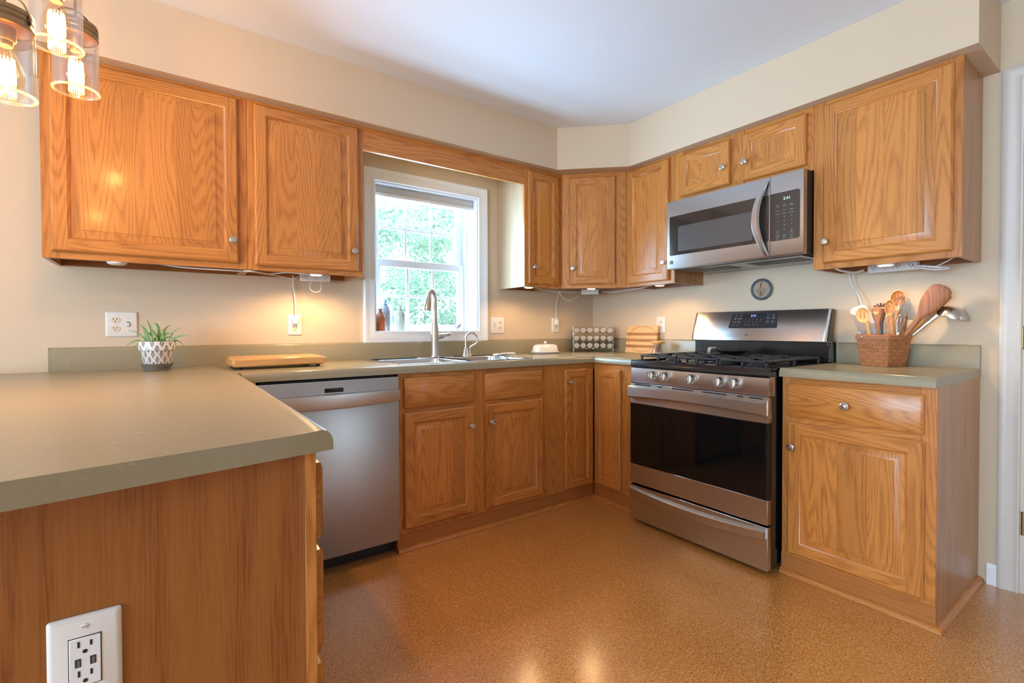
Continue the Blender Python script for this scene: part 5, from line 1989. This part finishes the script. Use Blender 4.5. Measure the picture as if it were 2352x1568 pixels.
def paddle(b, p0, p1, prof, mat, bdep=0.0, btip=None, n=14):
    """flat tapering stick / blade: prof = (t along axis, half width, half thickness)"""
    A, B = Vector((p0[0], bdep, p0[1])), Vector((p1[0], bdep if btip is None else btip, p1[1]))
    ax = (B - A)
    wd = Vector((ax.z, 0, -ax.x)).normalized()
    th = ax.normalized().cross(wd).normalized()
    rings = []
    prof = [tuple(q) for q in catmull(prof, 4)]
    for t_, w_, h_ in prof:
        w_, h_ = max(w_, .0004), max(h_, .0004)
        c_ = A + ax * t_
        rings.append([c_ + wd * w_ * math.cos(2 * PI * k / n) + th * h_ * math.sin(2 * PI * k / n) for k in range(n)])
    b.loft(rings, mat, True)
    return A, B, ax, wd, th


def bowl(b, c, axv, wd, la, wa, depth, mat, th, n=24, inner=None):
    """concave oval spoon head open towards -th"""
    c = Vector(c)
    axv, wd = axv.normalized(), wd.normalized()
    E = lambda s_, off: [c + axv * la * s_ * math.cos(2 * PI * k / n) + wd * wa * s_ * math.sin(2 * PI * k / n) + th * off for k in range(n)]
    b.loft([E(0.05, depth), E(.45, depth * .9), E(.8, depth * .55), E(.97, depth * .1), E(1.0, -.0012), E(.93, -.0015)], mat, True, True, False)
    b.loft([E(.93, -.0015), E(.86, depth * .15), E(.6, depth * .5), E(.05, depth * .72)], inner or mat, True, False, True)


# white-tipped silicone spatula
t = utensil('silicone_spatula', 'taupe spatula with a white blade edge, leftmost in the basket')
b = MB()
p = [px(118, 540), px(330, 600), px(420, 830), px(240, 850)]
b.prism([px(122, 545), px(330, 640), px(345, 850), px(245, 850)], 'y', 0.022, 0.030, M['silicone'])
b.build('blade', t)
b = MB()
b.prism([px(120, 540), px(125, 480), px(165, 440), px(280, 395), px(320, 400), px(345, 430), px(460, 680), px(430, 720), px(340, 640)], 'y', 0.0225, 0.0295, M['plasticw'])
b.build('blade_edge', t)
b = MB()
paddle(b, px(360, 1150), px(295, 840), [(0, .008, .005), (1, .010, .005)], M['silicone'], 0.024)
b.build('handle', t)

# slotted wooden spoon
t = utensil('slotted_spoon', 'pale wooden spoon with two slots at the left of the basket')
b = MB()
A, B, ax, wd, th = paddle(b, px(440, 1170), px(345, 690), [(0, .0055, .005), (.6, .0065, .005), (.93, .0080, .005), (1, .016, .004)], M['beech'], -0.010, -0.028)
thf = Vector((0, 1, 0))
bowl(b, (px(300, 575)[0], -0.030, px(300, 575)[1]), Vector((-.10, 0, 1)), Vector((1, 0, .10)), 0.036, 0.0275, 0.008, M['beech'], thf)
b.build('spoon_body', t)
b = MB()
for cx in (272, 322):
    c_ = px(cx, 565)
    b.loft([[(c_[0] + dx, -0.0275, c_[1] + dz - dx * .2) for dx, dz in rrect(-.0022, .0022, -.019, .019, .002, 3)], [(c_[0] + dx, -0.0255, c_[1] + dz - dx * .2) for dx, dz in rrect(-.0022, .0022, -.019, .019, .002, 3)]], M['olive'], False)
b.build('slots', t)

# spoon with a heart cut-out
t = utensil('heart_spoon', 'brown wooden spoon with a heart cut-out, second from the left')
b = MB()
paddle(b, px(520, 1170), px(478, 445), [(0, .0055, .005), (.38, .0060, .005), (.62, .0085, .004), (.78, .0165, .0035), (.90, .0195, .003), (.97, .0150, .003), (1, .006, .0025)], M['walnut'], -0.012, -0.030)
b.build('spoon_body', t)
b = MB()
c_ = px(470, 545)
hp = []
for k in range(24):
    a = 2 * PI * k / 24
    hp.append((c_[0] + .0105 * math.sin(a) ** 3, c_[1] + .0008 * (13 * math.cos(a) - 5 * math.cos(2 * a) - 2 * math.cos(3 * a) - math.cos(4 * a)) * .85))
b.loft([[(q[0], -0.0320, q[1]) for q in hp], [(q[0], -0.0305, q[1]) for q in hp]], M['beech'], False)
b.build('heart', t)

# dark pasta fork behind
t = utensil('pasta_fork', 'dark brown toothed pasta fork behind the heart spoon')
b = MB()
paddle(b, px(560, 1170), px(540, 470), [(0, .006, .004), (.6, .006, .004), (.85, .016, .004), (1, .026, .004)], M['bakelite'], 0.030)
for k in range(5):
    a = -0.95 + k * 0.42
    c_ = px(545, 480)
    b.tube([(c_[0] + .018 * math.sin(a), .030, c_[1] + .012 * math.cos(a)), (c_[0] + .036 * math.sin(a), .026, c_[1] + .030 * math.cos(a))], [.005, .0035], M['bakelite'], 8)
b.build('fork_body', t)

# tall mixed-grain olive wood spoon with tines
t = utensil('olivewood_spoon', 'dark grained olivewood spoon with a scooped head in the middle')
b = MB()
A, B, ax, wd, th = paddle(b, px(640, 1170), px(632, 600), [(0, .010, .006), (.5, .0105, .006), (.8, .0125, .006), (1, .0140, .005)], M['olive'], -0.018, -0.026)
bowl(b, (px(648, 460)[0], -0.028, px(648, 460)[1]), Vector((.03, 0, 1)), Vector((1, 0, -.03)), 0.036, 0.0195, 0.010, M['beech'], Vector((0, 1, 0)), inner=M['olive'])
b.build('spoon_body', t)
t = utensil('wooden_tongs', 'split wooden tongs standing just right of the scooped spoon')
b = MB()
paddle(b, px(700, 1170), px(735, 520), [(0, .008, .003), (.6, .0105, .003), (1, .0045, .002)], M['olive'], -0.026)
paddle(b, px(690, 1170), px(670, 580), [(0, .008, .003), (.7, .0095, .003), (1, .004, .002)], M['olive'], -0.040)
b.build('tong_arms', t)

# big wooden spoon with a reddish bowl
t = utensil('wooden_spoon', 'tall wooden spoon with a red-stained bowl behind the whisk')
b = MB()
paddle(b, px(690, 1170), px(735, 440), [(0, .0055, .005), (.7, .007, .005), (.9, .012, .005), (1, .018, .004)], M['beech'], 0.010, 0.016)
bowl(b, (px(748, 300)[0], 0.014, px(748, 300)[1]), Vector((.10, 0, 1)), Vector((1, 0, -.10)), 0.036, 0.0265, 0.010, M['beech'], Vector((0, 1, 0)), inner=M['walnut'])
b.build('spoon_body', t)


def whisk(label, base, top, w, nw, bd, rw=0.0009):
    t = utensil('wire_whisk', label)
    b = MB()
    A, B = Vector((base[0], bd, base[1])), Vector((top[0], bd, top[1]))
    ax = B - A
    axn = ax.normalized()
    sd = Vector((axn.z, 0, -axn.x))
    dp = Vector((0, 1, 0))
    for k in range(nw):
        a = PI * k / nw
        dv = sd * math.cos(a) + dp * math.sin(a)
        pts = [A + dv * .004, A + ax * .35 + dv * w * .62, A + ax * .72 + dv * w, A + ax * .93 + dv * w * .70, B, A + ax * .93 - dv * w * .70, A + ax * .72 - dv * w, A + ax * .35 - dv * w * .62, A - dv * .004]
        b.tube(catmull(pts, 4), rw, M['chrome'], 6)
    b.build('wires', t)
    b = MB()
    b.cyl(A - axn * .11, A + axn * .012, .006, M['chrome'], 12)
    b.build('handle', t)


whisk('large steel balloon whisk right of the red-bowled spoon', px(745, 900), px(815, 285), 0.031, 5, 0.000)
whisk('small steel whisk in front of the balloon whisk', px(750, 900), px(795, 585), 0.016, 4, -0.036)
t = utensil('wooden_stirrer', 'plain reddish wooden handle upright beside the small whisk')
b = MB()
paddle(b, px(790, 1130), px(848, 575), [(0, .007, .005), (.5, .0085, .006), (.85, .0085, .006), (.97, .006, .005), (1, .002, .002)], M['walnut'], 0.004, -0.020)
b.build('stirrer_body', t)
t = utensil('cream_scraper', 'cream plastic scraper low behind the wooden handle')
b = MB()
paddle(b, px(860, 1170), px(905, 660), [(0, .006, .004), (.6, .010, .004), (.85, .0155, .004), (.97, .013, .004), (1, .006, .003)], M['cream'], 0.018)
b.build('scraper_body', t)

# wide wooden turner leaning right
t = utensil('wooden_turner', 'broad reddish wooden turner leaning to the right')
b = MB()
paddle(b, px(740, 1080), px(1300, 150), [(0, .009, .004), (.35, .011, .004), (.52, .0150, .004), (.60, .0270, .0035), (.74, .0395, .003), (.88, .0415, .003), (.96, .0340, .003), (1, .012, .002)], M['walnut'], -0.020, -0.046)
b.build('turner_body', t)
t = utensil('dark_wooden_turner', 'dark wooden turner seen edge-on under the broad one')
b = MB()
paddle(b, px(760, 1060), px(1385, 312), [(0, .006, .008), (.4, .0065, .010), (.7, .0075, .018), (.95, .006, .019), (1, .003, .014)], M['olive'], 0.004, -0.010)
b.build('turner_body', t)

# ladle
t = utensil('steel_ladle', 'steel ladle with its bowl turned down, furthest right')
b = MB()
A, B, ax, wd, th = paddle(b, px(800, 1060), px(1235, 590), [(0, .006, .002), (.6, .0065, .002), (1, .0085, .002)], M['nickel'], 0.034, 0.012)
b.build('handle', t)
b = MB()
c_ = px(1400, 640)
rings = []
n = 28
for r_, h_ in ((1.0, 0.0), (.985, .012), (.88, .028), (.66, .041), (.36, .048), (.02, .050)):
    rings.append([(c_[0] + .052 * r_ * math.cos(2 * PI * k / n) + h_ * .08, 0.006 + .050 * r_ * math.sin(2 * PI * k / n), c_[1] + h_ - .016 * r_ * math.cos(2 * PI * k / n)) for k in range(n)])
b.loft(rings, M['nickel'], True, False, True)
b.build('ladle_bowl', t)
